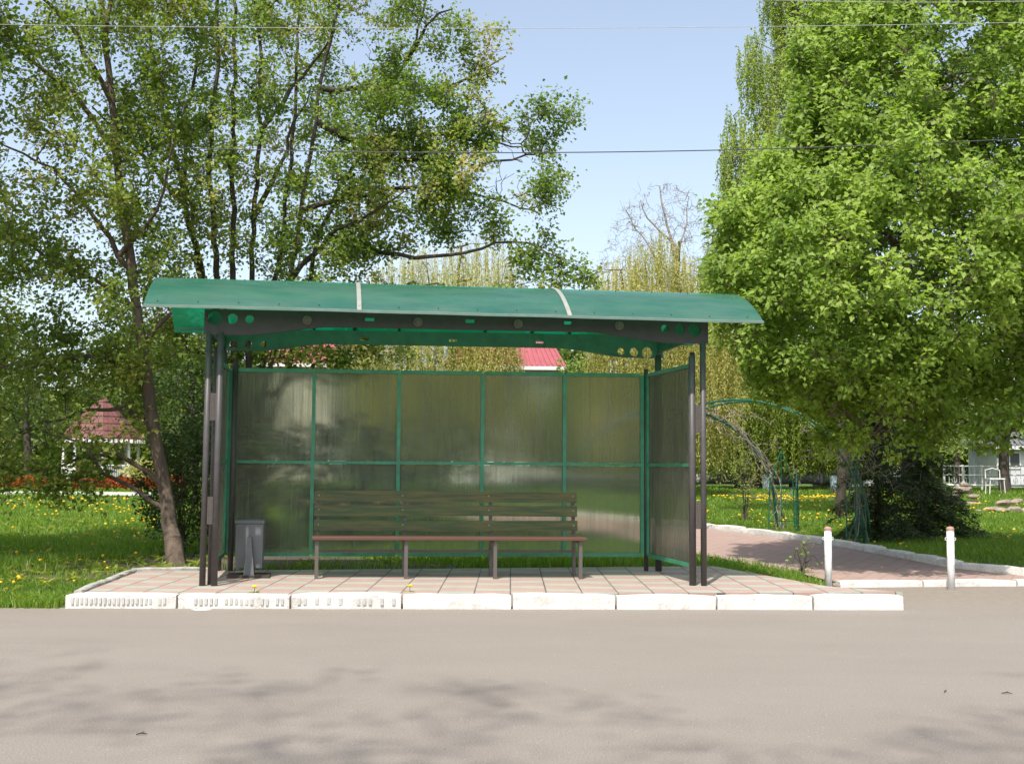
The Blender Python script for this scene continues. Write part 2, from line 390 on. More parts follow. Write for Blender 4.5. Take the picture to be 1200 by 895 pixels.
def rough_stone(a, bpt, depth, z0, z1, name, mat, label, cat, group=None, grooves=0, back=(0, 1), seg=6, jag=.008, gap=.012, seed=0, dz=0, topw=None):
    """a kerb stone from a to b (front edge), depth behind it"""
    rr = random.Random(seed)
    a = np.array(a[:2], float); bpt = np.array(bpt[:2], float); L = np.linalg.norm(bpt - a); u = (bpt - a) / L
    v = np.array([-u[1], u[0]]) * (1 if np.dot([-u[1], u[0]], back) > 0 else -1)
    c = .016; mb = MB(); prof = [(0, z0), (0, z1 - c), (c, z1), (depth - c, z1), (depth, z1 - c), (depth, z0)]
    m_ = len(prof); tilt = rr.uniform(-.006, .006)
    for k in range(seg + 1):
        s = gap + (L - 2 * gap) * k / seg
        e = .012 if k in (0, seg) else 0
        for (d, z) in prof:
            q = a + u * s + v * (d + (rr.uniform(-jag, jag)))
            mb.v.append((q[0], q[1], z - (e if z > z0 else 0) + (tilt * (k / seg - .5) if z > z0 else 0) + (rr.uniform(-jag, jag) * .7 if z > z0 else 0) + dz))
    for k in range(seg):
        for j in range(m_ - 1):
            i0 = k * m_ + j; mb.f.append((i0, i0 + m_, i0 + m_ + 1, i0 + 1))
    mb.f.append(tuple(range(m_))); mb.f.append(tuple(range(seg * m_, (seg + 1) * m_))[::-1])
    o = tag(mb.build(name, mat), label, cat, group)
    if grooves:
        H = z1 - z0
        for k in range(grooves):
            s = gap + .05 + (L - .12) * (k + .5) / grooves; hw = (L - .12) / grooves * .27
            if rr.random() < (.04 if grooves > 21 else .35): continue
            for (s0, s1) in [(s - hw, s + hw)]:
                za, zb = z0 + H * .42 + rr.uniform(0, .008), z0 + H * .8 + rr.uniform(-.008, .004)
                P = lambda ss, d, z: (*(a + u * ss + v * d), z)
                g = MB(); g.hexa([P(s0, -.011, za), P(s1, -.011, za), P(s1, .012, za), P(s0, .012, za), P(s0, -.011, zb), P(s1, -.011, zb), P(s1, .012, zb), P(s0, .012, zb)])
                g.build('notch', M['kerb_groove'], o)
    return o
joints = [75, 207, 340, 471, 600, 722, 840, 953, 1060]
posw = ['at the left end, with a clear row of grey notches', 'below the left shelter posts, with faint grey notches',
        'between the bin and the left end of the bench', 'in front of the left half of the bench', 'in front of the right half of the bench',
        'between the bench and the right shelter posts', 'just right of the right shelter posts', 'at the right end, with a broken corner']
kL, kR = G(75, 712.5, 0), G(1060, 714.5, 0)
kd = (kR - kL)[:2]; kln = np.linalg.norm(kd); kd /= kln
def on_line(px, z=0):             # point of the kerb's front line seen at px
    lo, hi = -2.0, kln + 2
    for _ in range(40):
        mid = (lo + hi) / 2; q = kL[:2] + kd * mid
        if proj((*q, z))[0] < px: lo = mid
        else: hi = mid
    return kL[:2] + kd * lo
for i in range(8):
    a, b_ = on_line(joints[i]), on_line(joints[i + 1])
    rough_stone(a, b_, .17, -.04, PZ + .02 + random.uniform(-.004, .008), 'kerb_stone', M['kerb'],
                'whitewashed roadside kerb stone ' + posw[i], 'kerb stone', 'kerb stones along the front of the bus stop',
                grooves=[22, 20, 17, 0, 0, 0, 0, 0][i], seed=i, dz=[.0, -.004, .003, 0, .004, -.003, 0, .003][i])
# left side kerb of the platform, weathered
pa, pb = G(78, 697, PZ)[:2] + np.array([.0, .17]), BL[:2]
for i in range(2):
    a = pa + (pb - pa) * i / 2; b_ = pa + (pb - pa) * (i + 1) / 2
    rough_stone(a, b_, .09, -.05, PZ + .04, 'kerb_stone', M['kerb_grey'], ['grey slanting kerb stone on the left platform edge, nearer the road',
                'grey slanting kerb stone on the left platform edge, beside the tree'][i], 'kerb stone', 'side kerb of the platform', back=(1, 0), seed=20 + i)
a0, b0 = BL[:2], G(245, 667.5, PZ)[:2]
rough_stone(a0, b0, .09, -.05, PZ + .04, 'kerb_stone', M['kerb_grey'], 'low grey kerb stone on the back platform edge, between tree and shelter', 'kerb stone', 'side kerb of the platform', seed=25)


# brick path running back past the shelter, its kerbs, and the dusty apron in front of it
xf = lambda y: float(np.interp(y, [14.2, 15.3, 15.5, 16.4, 16.7, 19.5, 22.2, 24, 27, 30, 36], [30, 30, 7.1, 6.5, 6.39, 5.9, 5.11, 4.25, 2.5, .5, -4.5]))
xn = lambda y: float(np.interp(y, [14.2, 14.5, 15.5, 17.7, 20.5, 24, 27.5, 36], [4.2, 4.2, 4.05, 3.23, 2.2, .5, -1.5, -8]))
rows = [15.5, 16, 16.4, 17, 17.5, 18] + [18 + .5 * k for k in range(1, 37)]
mb = MB(); mb.v += [(4.25, 14.6, .052), (9.4, 15.25, .058)]; rows = [0] + rows
for k, y in enumerate(rows):
    if k == 0: continue
    z = float(path_z(y)) + .012
    mb.v += [(xn(y), y, z), (xf(y), y, z)]
    if k: mb.f.append((2 * k - 2, 2 * k - 1, 2 * k + 1, 2 * k))
tag(mb.build('path', M['bricks']), kind='structure')
fk = [(9.6, 15.2), (7.1, 15.55), (6.5, 16.4), (6.39, 16.8), (5.95, 19.5), (5.16, 22.2), (4.3, 24), (2.55, 27), (.55, 30)]
pts = [np.array(fk[0])]
for p, q in zip(fk[:-1], fk[1:]):
    p, q = np.array(p), np.array(q); k = max(1, round(np.linalg.norm(q - p) / .95))
    for i in range(1, k + 1): pts.append(p + (q - p) * i / k)
for i in range(len(pts) - 1):
    zz = float(path_z(pts[i][1]))
    rough_stone(pts[i], pts[i + 1], .17, zz - .06, zz + .125, 'kerb_stone', M['kerb'], 'whitewashed kerb stone between the pink brick path and the lawn', 'kerb stone',
                'kerb stones along the far side of the path', seed=60 + i, back=(1, .3), seg=3, jag=.01, gap=.008, dz=random.uniform(-.008, .008))
lk = [(4.25, 14.48), (5.4, 14.66), (6.7, 14.83), (8.0, 14.97), (9.4, 15.1)]
for i in range(4):
    rough_stone(lk[i], lk[i + 1], .14, -.04, .085, 'kerb_stone', M['kerb'], 'low white kerb stone across the path mouth, ' +
                ['beside the platform post', 'second one from the platform', 'behind the farther right white post', 'at the right picture edge'][i], 'kerb stone', 'low kerb across the path mouth', seed=90 + i, seg=3)

# ---------------------------------------------------------------- bus shelter
O2 = np.array([-3.548, 12.914]); U2 = np.array([.99734, .07291]); va = R(9.3); V2 = np.array([-math.sin(va), math.cos(va)])
LEN, DEP = 5.866, 1.85
def S(u, v, z):
    p = O2 + u * U2 + v * V2; return (float(p[0]), float(p[1]), float(z + PZ))
shelter = empty('bus_shelter', S(LEN / 2, DEP / 2, 0), 'open bus stop shelter with green arched roof and dusty translucent walls', 'bus shelter')
def rz_u(u): return 3.182 - .07 * (u + .694) / 7.138            # front edge height along the roof
VF, VB = -.45, 2.13
def roof_z(u, v):
    c = .88; half = 1.33 if v < c else 1.25
    k = abs((v - c) / half); return rz_u(u) + .505 * (1 - k ** 2.1) + (0 if v < c else -.0 * k)
mb = MB(); NU, NV = 60, 28; TH = .012
u0, u1 = -.694, 6.444
def sag(u, v): return .0015 * math.sin(u * 5.1 + 1) * ((v - .88) / 1.3) ** 2 + .0015 * math.sin(u * 1.9)
for lay in (0, 1):
    for i in range(NU + 1):
        for j in range(NV + 1):
            u = u0 + (u1 - u0) * i / NU; v = VF + (VB - VF) * j / NV
            mb.v.append(S(u, v, roof_z(u, v) + sag(u, v) - lay * TH))
W_ = NV + 1; off = (NU + 1) * W_
for i in range(NU):
    for j in range(NV):
        a = i * W_ + j; mb.f.append((a, a + W_, a + W_ + 1, a + 1)); mb.f.append((a + off, a + off + 1, a + off + W_ + 1, a + off + W_))
for i in range(NU):
    for j in (0, NV):
        a = i * W_ + j; mb.f.append((a, a + off, a + W_ + off, a + W_) if j == 0 else (a, a + W_, a + W_ + off, a + off))
for j in range(NV):
    for i in (0, NU):
        a = i * W_ + j; mb.f.append((a, a + 1, a + 1 + off, a + off) if i == 0 else (a, a + off, a + off + 1, a + 1))
roof_sheet = mb.build('roof_sheet', M['roof'], shelter, smooth=True)
m_ = roof_sheet.modifiers.new('e', 'EDGE_SPLIT'); m_.split_angle = R(50)
# edge profile along the front eave, joint strips, screws
mb = MB()
for i in range(NU):
    ua, ub = u0 + (u1 - u0) * i / NU, u0 + (u1 - u0) * (i + 1) / NU
    p = []
    for dz in (-.022, .004):
        for (uu, vv) in ((ua, VF - .01), (ub, VF - .01), (ub, VF + .012), (ua, VF + .012)): p.append(S(uu, vv, roof_z(uu, max(VF, vv)) + sag(uu, VF) + dz))
    mb.hexa(p)
M['edge'] = simple('eave_profile', (.13, .2, .16), .4, scale=5)
mb.build('eave_profile', M['edge'], roof_sheet)
for us in (1.726, 4.153):
    mb = MB()
    for j in range(NV):
        va_, vb_ = VF + (VB - VF) * j / NV, VF + (VB - VF) * (j + 1) / NV
        p = []
        for dz in (.004, .013):
            for (uu, vv) in ((us - .025, va_), (us + .025, va_), (us + .025, vb_), (us - .025, vb_)): p.append(S(uu, vv, roof_z(uu, vv) + sag(uu, vv) + dz))
        mb.hexa(p)
    mb.build('joint_strip', M['strip_metal'], roof_sheet)
for k in range(16):
    for v in (-.38, .42):
        u = -.55 + k * .455; mb = MB(); z = roof_z(u, v) + sag(u, v)
        mb.tube([S(u, v, z - .005), S(u, v, z + .012)], .007, 6); mb.build('screw', M['rust'], roof_sheet)
# arched ribs and purlins under the sheet
for u in (-.62, .02, 1.18, 2.33, 3.5, 4.66, 5.84, 6.38):
    if u in (-.62, 6.38): continue
    mb = MB(); mb.tube([S(u, v, roof_z(u, v) - .045) for v in np.linspace(VF + .06, VB - .05, 18)], .02, 6)
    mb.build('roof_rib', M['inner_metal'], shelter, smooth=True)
for v in (-.33, .35, .95, 1.5, 2.02):
    mb = MB()
    mb.box((-.6, v - .02, 0), (6.36, v + .02, .035), lambda u, vv, z: S(u, vv, roof_z(u, v) - .075 + z))
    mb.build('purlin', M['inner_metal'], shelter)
for v0_, v1_, u in ((VF + .1, 0, -.6), (1.85, 2.02, -.6)):
    pass
# beams with holes: flat outline filled and extruded
def plate_holes(name, outline, holes, to_world, mat, parent, th):
    cu = bpy.data.curves.new(name, 'CURVE'); cu.dimensions = '2D'; cu.fill_mode = 'BOTH'; cu.extrude = th / 2
    for loop in [outline] + holes:
        sp = cu.splines.new('POLY'); sp.points.add(len(loop) - 1); sp.use_cyclic_u = True
        for i, p in enumerate(loop): sp.points[i].co = (p[0], p[1], 0, 1)
    tmp = bpy.data.objects.new('tmp', cu); col.objects.link(tmp)
    dg = bpy.context.evaluated_depsgraph_get(); dg.update()
    me = bpy.data.meshes.new_from_object(tmp.evaluated_get(dg)); bpy.data.objects.remove(tmp); bpy.data.curves.remove(cu)
    me.name = name
    for vtx in me.vertices: vtx.co = Vector(to_world(*vtx.co))
    me.materials.clear(); me.update()
    return link(name, me, mat, parent)
def circ(x, z, r, n=20): return [(x + r * math.cos(2 * math.pi * k / n), z + r * math.sin(2 * math.pi * k / n)) for k in range(n)]
def rect(x, z, a, b): return [(x - a, z - b), (x + a, z - b), (x + a, z + b), (x - a, z + b)]
def haunch(u):
    e = min(u, LEN - u); k = min(1, max(0, (e - .35) / 1.1)); k = k * k * (3 - 2 * k)
    return 2.905 - .015 * (u / LEN) + .115 * k
def beam_outline(ztop):
    us = np.linspace(-.06, LEN + .06, 50)
    return [(u, haunch(min(max(u, 0), LEN))) for u in us] + [(u, ztop) for u in us[::-1]]
hz = 3.085
fh = [circ(.06, 3.10, .085), circ(.26, 3.095, .065), circ(.46, 3.095, .05), circ(5.40, 3.065, .05), circ(5.58, 3.06, .066), circ(5.76, 3.055, .08)]
fh += [rect(u, 3.115, .055, .022) for u in (1.86, 3.05, 4.23)]
fb = plate_holes('front_beam', beam_outline(3.2), fh, lambda x, y, z: S(x, z, y), M['beam_metal'], shelter, .05)
for u in (1.13, 2.43, 3.62, 4.84):
    mb = MB(); mb.tube([S(u, -.027, 3.09), S(u, -.042, 3.09)], .055, 14); mb.tube([S(u, -.04, 3.09), S(u, -.055, 3.09)], .028, 10)
    mb.build('medallion', M['medallion'], fb)
bh = [circ(.12, 2.99, .055), circ(.32, 2.99, .05), circ(.52, 3.0, .045), circ(5.35, 2.975, .05), circ(5.53, 2.97, .062), circ(5.71, 2.965, .078)]
bh += [rect(u, 3.09, .055, .022) for u in (1.86, 3.05, 4.23)]
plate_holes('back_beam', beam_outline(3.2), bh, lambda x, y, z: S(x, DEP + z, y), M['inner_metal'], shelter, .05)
for u in (0, LEN):
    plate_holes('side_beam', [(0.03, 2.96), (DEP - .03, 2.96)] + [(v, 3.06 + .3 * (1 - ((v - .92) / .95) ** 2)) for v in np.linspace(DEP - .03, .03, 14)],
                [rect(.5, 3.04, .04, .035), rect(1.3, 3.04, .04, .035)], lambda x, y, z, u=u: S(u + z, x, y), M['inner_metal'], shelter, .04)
# posts
def post(u, v, z0, z1, r, mat=None):
    mb = MB(); mb.tube([S(u, v, z0), S(u, v, z1)], r, 14); return mb.build('post', mat or M['post_metal'], shelter, smooth=False)
def autosmooth(o):
    o.data.polygons.foreach_set('use_smooth', [len(p.vertices) == 4 for p in o.data.polygons])
for (u, v, z1, r) in ((0, 0, 2.93, .036), (.135, -.02, 2.93, .038), (LEN, 0, 2.91, .036), (LEN - .125, .03, 2.74, .042), (0, DEP, 2.95, .04), (LEN, DEP, 2.93, .045),
                      (.07, .16, 2.78, .03), (LEN - .085, .14, 2.8, .03), (5.70, DEP + .01, 2.74, .03), (.16, DEP - .03, 2.74, .035)):
    autosmooth(post(u, v, -.02, z1, r))
for ux in (.068, LEN - .06):
    for zc in ((2.06, .86) if ux < 1 else (1.98, .83)):
        mb = MB(); mb.box((ux - .038, -.012, zc - .16), (ux + .038, .012, zc + .16), S)
        o = mb.build('connector_plate', M['plate'], shelter); g = MB()
        for a_ in range(14):
            for b_ in range(4):
                zz = zc - .145 + a_ * .0223; uu = ux - .026 + b_ * .0173
                g.box((uu - .005, -.015, zz - .006), (uu + .005, -.0115, zz + .006), S)
        g.build('stud', M['medallion'], o)
# side and back walls
def wall(name, ubays, zr, place, t=.024):
    fr = MB()
    for u in ubays: fr.box((u - t, -t, zr[0]), (u + t, t, zr[-1]), place)
    for z in zr:
        for a_, b_ in zip(ubays[:-1], ubays[1:]): fr.box((a_ + t, -t * .9, z - t * (1 if z in (zr[0], zr[-1]) else .8)), (b_ - t, t * .9, z + t * (1 if z in (zr[0], zr[-1]) else .8)), place)
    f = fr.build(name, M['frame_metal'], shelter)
    for a_, b_ in zip(ubays[:-1], ubays[1:]):
        for c_, d_ in zip(zr[:-1], zr[1:]):
            p = MB(); p.box((a_ + t, -.003, c_ + t), (b_ - t, .003, d_ - t), place); p.build('panel', M['panel'], f)
    return f
zr = (.215, 1.43, 2.65)
wall('back_wall_frame', [.10, 1.2, 2.335, 3.46, 4.575, 5.64], zr, lambda u, v, z: S(u, DEP + v, z))
wall('side_wall_frame', [.34, DEP - .04], zr, lambda w_, t_, z: S(0.06 + t_, w_, z))
wall('side_wall_frame', [.24, DEP - .05], zr, lambda w_, t_, z: S(5.715 + .1 * (1.8 - w_) / 1.6 + t_, w_, z))

# ---------------------------------------------------------------- bench
bench = empty('park_bench', S(2.92, 1.0, 0), 'long wooden bench with green back planks and reddish seat inside the shelter', 'bench')
BU0, BU1 = 1.245, 4.6
for k, (z0, z1) in enumerate(((.57, .70), (.755, .89), (.935, 1.07))):
    mb = MB(); lean = .03 * k
    nseg = 12
    for i in range(nseg):
        ua, ub = BU0 + (BU1 - BU0) * i / nseg, BU0 + (BU1 - BU0) * (i + 1) / nseg
        wv = lambda u: .004 * math.sin(u * 1.7 + k * 2)
        mb.hexa([S(ua, 1.12 + lean, z0 + wv(ua)), S(ub, 1.12 + lean, z0 + wv(ub)), S(ub, 1.155 + lean, z0 + wv(ub)), S(ua, 1.155 + lean, z0 + wv(ua)),
                 S(ua, 1.13 + lean, z1 + wv(ua)), S(ub, 1.13 + lean, z1 + wv(ub)), S(ub, 1.165 + lean, z1 + wv(ub)), S(ua, 1.165 + lean, z1 + wv(ua))])
    pl = mb.build('back_plank', M['plank_green'], bench)
    for u in (1.3, 2.36, 3.46, 4.55):
        mb = MB(); zc = (z0 + z1) / 2 + .01; mb.tube([S(u, 1.118 + lean, zc), S(u, 1.128 + lean, zc)], .009, 8); mb.build('bolt', M['strip_metal'], pl)
for k in range(3):
    mb = MB(); v0 = .72 + k * .125
    mb.box((BU0 - .02, v0, .475), (BU1 + .035, v0 + .105, .515), S); mb.build('seat_plank', M['plank_red'], bench, bevel=.006)
for u in (1.29, 2.385, 3.49, 4.56):
    mb = MB(); mb.box((u - .022, .76, 0), (u + .022, .80, .474), S); mb.build('leg', M['bench_steel'], bench)
    mb = MB(); mb.hexa([S(u - .02, 1.13, 0), S(u + .02, 1.13, 0), S(u + .02, 1.17, 0), S(u - .02, 1.17, 0), S(u - .02, 1.166, .56), S(u + .02, 1.166, .56), S(u + .02, 1.2, .56), S(u - .02, 1.2, .56)])
    mb.hexa([S(u - .02, 1.166, .56), S(u + .02, 1.166, .56), S(u + .02, 1.2, .56), S(u - .02, 1.2, .56), S(u - .02, 1.232, 1.05), S(u + .02, 1.232, 1.05), S(u + .02, 1.26, 1.05), S(u - .02, 1.26, 1.05)])
    mb.box((u - .015, .8, .44), (u + .015, 1.15, .472), S); mb.build('leg', M['bench_steel'], bench)
mb = MB(); mb.box((1.3, .83, .07), (4.55, .86, .10), S)
mb = MB(); mb.box((1.3, 1.135, .30), (4.55, 1.165, .33), S); mb.build('stretcher', M['bench_steel'], bench)

# ---------------------------------------------------------------- litter bin
binr = empty('litter_bin', S(.47, 1.05, 0), 'boxy grey steel litter bin hung on a tapered bracket beside the bench', 'litter bin')
ub0, ub1, vb0, vb1 = .285, .625, .95, 1.27
mb = MB(); mb.hexa([S(ub0 + .005, vb0 + .005, .11), S(ub1 - .005, vb0 + .005, .11), S(ub1 - .005, vb1 - .005, .11), S(ub0 + .005, vb1 - .005, .11), S(ub0, vb0, .66), S(ub1, vb0, .66), S(ub1, vb1, .66), S(ub0, vb1, .66)])
body = mb.build('body', M['bin'], binr, bevel=.006)
mb = MB(); mb.box((ub0 - .012, vb0 - .012, .662), (ub1 + .012, vb1 + .012, .705), S); mb.build('lid', M['bin'], binr, bevel=.005)
mb = MB(); mb.hexa([S(.40, .87, .02), S(.53, .87, .02), S(.53, .90, .02), S(.40, .90, .02), S(.435, .925, .5), S(.485, .925, .5), S(.485, .945, .5), S(.435, .945, .5)])
mb.build('bracket', M['bin'], binr, bevel=.004)
mb = MB(); mb.hexa([S(.53, .87, .02), S(.535, .87, .02), S(.535, .97, .02), S(.53, .97, .02), S(.485, .925, .5), S(.49, .925, .5), S(.49, .95, .5), S(.485, .95, .5)]); mb.build('bracket', M['rust'], binr)
mb = MB(); mb.box((.2, .84, 0), (.72, 1.22, .035), S); mb.build('base_plate', M['rust'], binr, bevel=.004)
mb = MB(); mb.box((.40, 1.0, .035), (.50, 1.1, .108), S); mb.build('stub', M['rust'], binr)

# ---------------------------------------------------------------- trees
def frusta(p0, p1, r0, r1, n=5):
    t = p1 - p0; ln = np.linalg.norm(t, axis=1, keepdims=True) + 1e-9; t = t / ln
    ref = np.where(np.abs(t[:, 2:3]) > .9, np.array([[1., 0, 0]]), np.array([[0, 0, 1.]]))
    a = np.cross(t, ref); a /= np.linalg.norm(a, axis=1, keepdims=True); b = np.cross(t, a)
    g = 2 * np.pi * np.arange(n) / n; c, s_ = np.cos(g)[None, :, None], np.sin(g)[None, :, None]
    d = a[:, None] * c + b[:, None] * s_
    v = np.concatenate([p0[:, None] + d * r0[:, None, None], p1[:, None] + d * r1[:, None, None]], 1)
    k = np.arange(n); q = np.stack([k, (k + 1) % n, (k + 1) % n + n, k + n], 1)
    quads = (q[None] + (np.arange(len(p0)) * 2 * n)[:, None, None]).reshape(-1, 4)
    return v.reshape(-1, 3), quads
def leaves_mesh(name, pos, size, g, aspect=.62, up=(0, -.25, .75), spread=.75, axis=None, rnd=None):
    n = len(pos)
    nrm = g.normal(size=(n, 3)) * spread + np.array(up); nrm /= np.linalg.norm(nrm, axis=1, keepdims=True)
    ax = g.normal(size=(n, 3)) if axis is None else axis + g.normal(size=(n, 3)) * .35
    ax -= nrm * np.sum(ax * nrm, 1, keepdims=True); ax /= np.linalg.norm(ax, axis=1, keepdims=True) + 1e-9
    sd_ = np.cross(nrm, ax); L = size * g.uniform(.65, 1.3, n)[:, None]
    W = L * aspect * .5
    droop = -nrm * L * .12
    v = np.stack([pos, pos + ax * L * .45 - sd_ * W + nrm * W * .35, pos + ax * L + droop, pos + ax * L * .45 + sd_ * W + nrm * W * .35], 1).reshape(-1, 3)
    k = np.arange(n) * 4
    tris = np.concatenate([np.stack([k, k + 1, k + 2], 1), np.stack([k, k + 2, k + 3], 1)])
    r_ = g.uniform(0, 1, n) if rnd is None else rnd
    return np_mesh(name, v, tris=tris, attr=np.repeat(r_, 4))
def field(p, g, n=7, wl=1.2):     # smooth random field, per-leaf hue drift through a crown
    out = np.zeros(len(p))
    for _ in range(n):
        k = g.normal(size=3) / wl * 2; out += np.sin(p @ k + g.uniform(0, 6.28))
    return out / math.sqrt(n / 2)
def crom(pts, step=.25):
    pts = [np.array(p, float) for p in pts]; P = [2 * pts[0] - pts[1]] + pts + [2 * pts[-1] - pts[-2]]; out = []
    for i in range(1, len(P) - 2):
        k = max(2, int(np.linalg.norm(P[i + 1] - P[i]) / step))
        for j in range(k):
            t = j / k; a, b, c, d = P[i - 1], P[i], P[i + 1], P[i + 2]
            out.append(.5 * ((2 * b) + (-a + c) * t + (2 * a - 5 * b + 4 * c - d) * t * t + (-a + 3 * b - 3 * c + d) * t ** 3))
    out.append(pts[-1]); return out
def inpoly(x, y, poly):
    c = np.zeros(len(x), bool); j = len(poly) - 1
    for i in range(len(poly)):
        xi, yi = poly[i]; xj, yj = poly[j]
        hit = ((yi > y) != (yj > y)) & (x < (xj - xi) * (y - yi) / (yj - yi + 1e-12) + xi); c ^= hit; j = i
    return c
def polydist(x, y, poly):
    d = np.full(len(x), 1e9)
    for i in range(len(poly)):
        a = np.array(poly[i - 1], float); b = np.array(poly[i], float); ab = b - a
        t = np.clip(((x - a[0]) * ab[0] + (y - a[1]) * ab[1]) / (ab @ ab + 1e-9), 0, 1)
        d = np.minimum(d, np.hypot(x - a[0] - t * ab[0], y - a[1] - t * ab[1]))
    return d
def Dn(px, py, Y):
    d = ROT @ np.stack([(px - 600) / F, -(py - 447.5) / F, -np.ones_like(px)]); return (CAM[:, None] + d * (Y / d[1])).T
def crown_targets(poly, Y, n, depth, g, edge=80.):
    """points in a crown: the outline stands at distance Y in real size, thickness up to depth either way"""
    poly = [tuple(p) for p in poly]; x0, x1 = min(p[0] for p in poly), max(p[0] for p in poly); y0, y1 = min(p[1] for p in poly), max(p[1] for p in poly)
    x = g.uniform(x0, x1, n * 4); y = g.uniform(y0, y1, n * 4); k = inpoly(x, y, poly); x, y = x[k][:n], y[k][:n]
    dd = np.clip(polydist(x, y, poly) / edge, .12, 1) ** .6 * depth
    p = Dn(x, y, float(Y)); p[:, 1] += g.uniform(-1, 1, len(x)) * dd; return p
class Grow:
    def __init__(s, g): s.P = []; s.par = []; s.rg = []; s.g = g; s.fine = []
    def limb(s, pts, r0, r1, attach=None, step=.25, wob=.02):
        prev = -1
        if attach is not None:
            A = np.array(s.P); p0 = np.array(pts[0], float); p1 = np.array(pts[1], float)
            i = int(np.argmin(np.linalg.norm(A - (p0 * 1.25 - p1 * .25), axis=1))); prev = i; pts = [A[i]] + [np.array(p, float) for p in pts[1:]]
        q = crom(pts, step); n = len(q)
        for k, p in enumerate(q):
            w_ = s.g.normal(size=3) * wob * (1 if k else 0)
            s.P.append(p + w_); s.par.append(prev); s.rg.append(r0 + (r1 - r0) * (k / max(1, n - 1)) ** .8); s.fine.append(0); prev = len(s.P) - 1
        return s
    def fill(s, T, low=.5, arch=.18, step=.22, wig=.05, maxlen=3.5):
        A = np.array(s.P); d0 = np.array([np.min(np.linalg.norm(A - t, axis=1)) for t in T]); order = np.argsort(d0)
        cap = len(A) + len(T) * 20; buf = np.zeros((cap, 3)); buf[:len(A)] = A; n = len(A)
        for ti in order:
            t = T[ti]; d = t - buf[:n]; ds = np.linalg.norm(d, axis=1)
            cost = ds + low * np.maximum(0, -d[:, 2]) - .12 * low * np.clip(d[:, 2], 0, 2)
            i = int(np.argmin(cost)); L = ds[i]
            if L < .12 or L > maxlen * 2: continue
            k = max(2, int(L / step)); k = min(k, 18); a = buf[i].copy(); bow = s.g.normal(size=3) * .12 * L; bow[2] += arch * L; prev = i
            for j in range(1, k + 1):
                f = j / k; p = a + (t - a) * f + bow * (4 * f * (1 - f)) * .5 + s.g.normal(size=3) * wig * (f < 1)
                s.P.append(p); s.par.append(prev); s.rg.append(0); s.fine.append(1); buf[n] = p; prev = n; n += 1
        return s
    def radii(s, tip=.004, expo=2.2):
        n = len(s.P); ar = np.full(n, 0.); ch = np.zeros(n, int); r = np.zeros(n)
        for i in range(n - 1, -1, -1):
            if ch[i] == 0: ar[i] = tip ** expo
            if s.rg[i] > 0: pass
            p = s.par[i]
            if p >= 0: ar[p] += ar[i]; ch[p] += 1
        r = ar ** (1 / expo); rg = np.array(s.rg)
        return np.where(rg > 0, rg, np.minimum(r, .05))
def make_tree(name, label, cat, base, gr, bark, leafmat, g, leaf=.06, per_node=2, k=6, tw=.22, spread=.07, group=None, up=(0, -.25, .75), tip=.004, lspread=.75,
              hue=.5, parts=True, aspect=.62, thin=.012, twig_r=.0025, sides=6, fade=None, clumpy=0, droop=0, wl=1.2, bias=0.0):
    base = np.array(base, float); root = empty(name, base, label, cat, group)
    P = np.array(gr.P); par = np.array(gr.par); r = gr.radii(tip); fine = np.array(gr.fine, bool)
    has = par >= 0; idx = np.where(has)[0]; pp = par[idx]
    rp = np.minimum(r[pp], np.maximum(r[idx] * 1.5, .004))
    v1, q1 = frusta(P[pp], P[idx], rp, r[idx], sides)
    sel = np.where(fine & (r < thin))[0]
    if clumpy:
        f = field(P[sel], g, 8, 1.0); sel = sel[f > (-1.2 + clumpy)]
    sel = np.repeat(sel, per_node); c0 = P[sel]
    dirs = g.normal(size=(len(sel), 3)) + np.array([0, -.1, .15 - droop]); dirs /= np.linalg.norm(dirs, axis=1, keepdims=True)
    L = g.uniform(.3, 1.2, len(sel))[:, None] * tw; c1 = c0 + dirs * L
    v2, q2 = frusta(c0, c1, np.full(len(c0), twig_r * 1.5), np.full(len(c0), twig_r * .8), 3)
    me = np_mesh('trunk', np.concatenate([v1, v2]), quads=np.concatenate([q1, q2 + len(v1)]), smooth=True)
    link('trunk', me, bark, root)
    m_ = len(c0); f = g.uniform(.25, 1.08, (m_, k, 1)); pos = c0[:, None] + dirs[:, None] * L[:, None] * f + g.normal(size=(m_, k, 3)) * spread
    pos = pos.reshape(-1, 3)
    rnd = np.clip(.5 + bias + hue * .28 * field(pos, g, 7, wl) + g.normal(size=len(pos)) * .14, 0, 1)
    ax = np.repeat(dirs, k, 0) * .6 + np.array([0, 0, -.15 - droop])
    link('crown', leaves_mesh('crown', pos, leaf, g, aspect, up, lspread, ax, rnd), leafmat, root)
    return root, len(pos)

total = 0
g = np.random.default_rng(11)
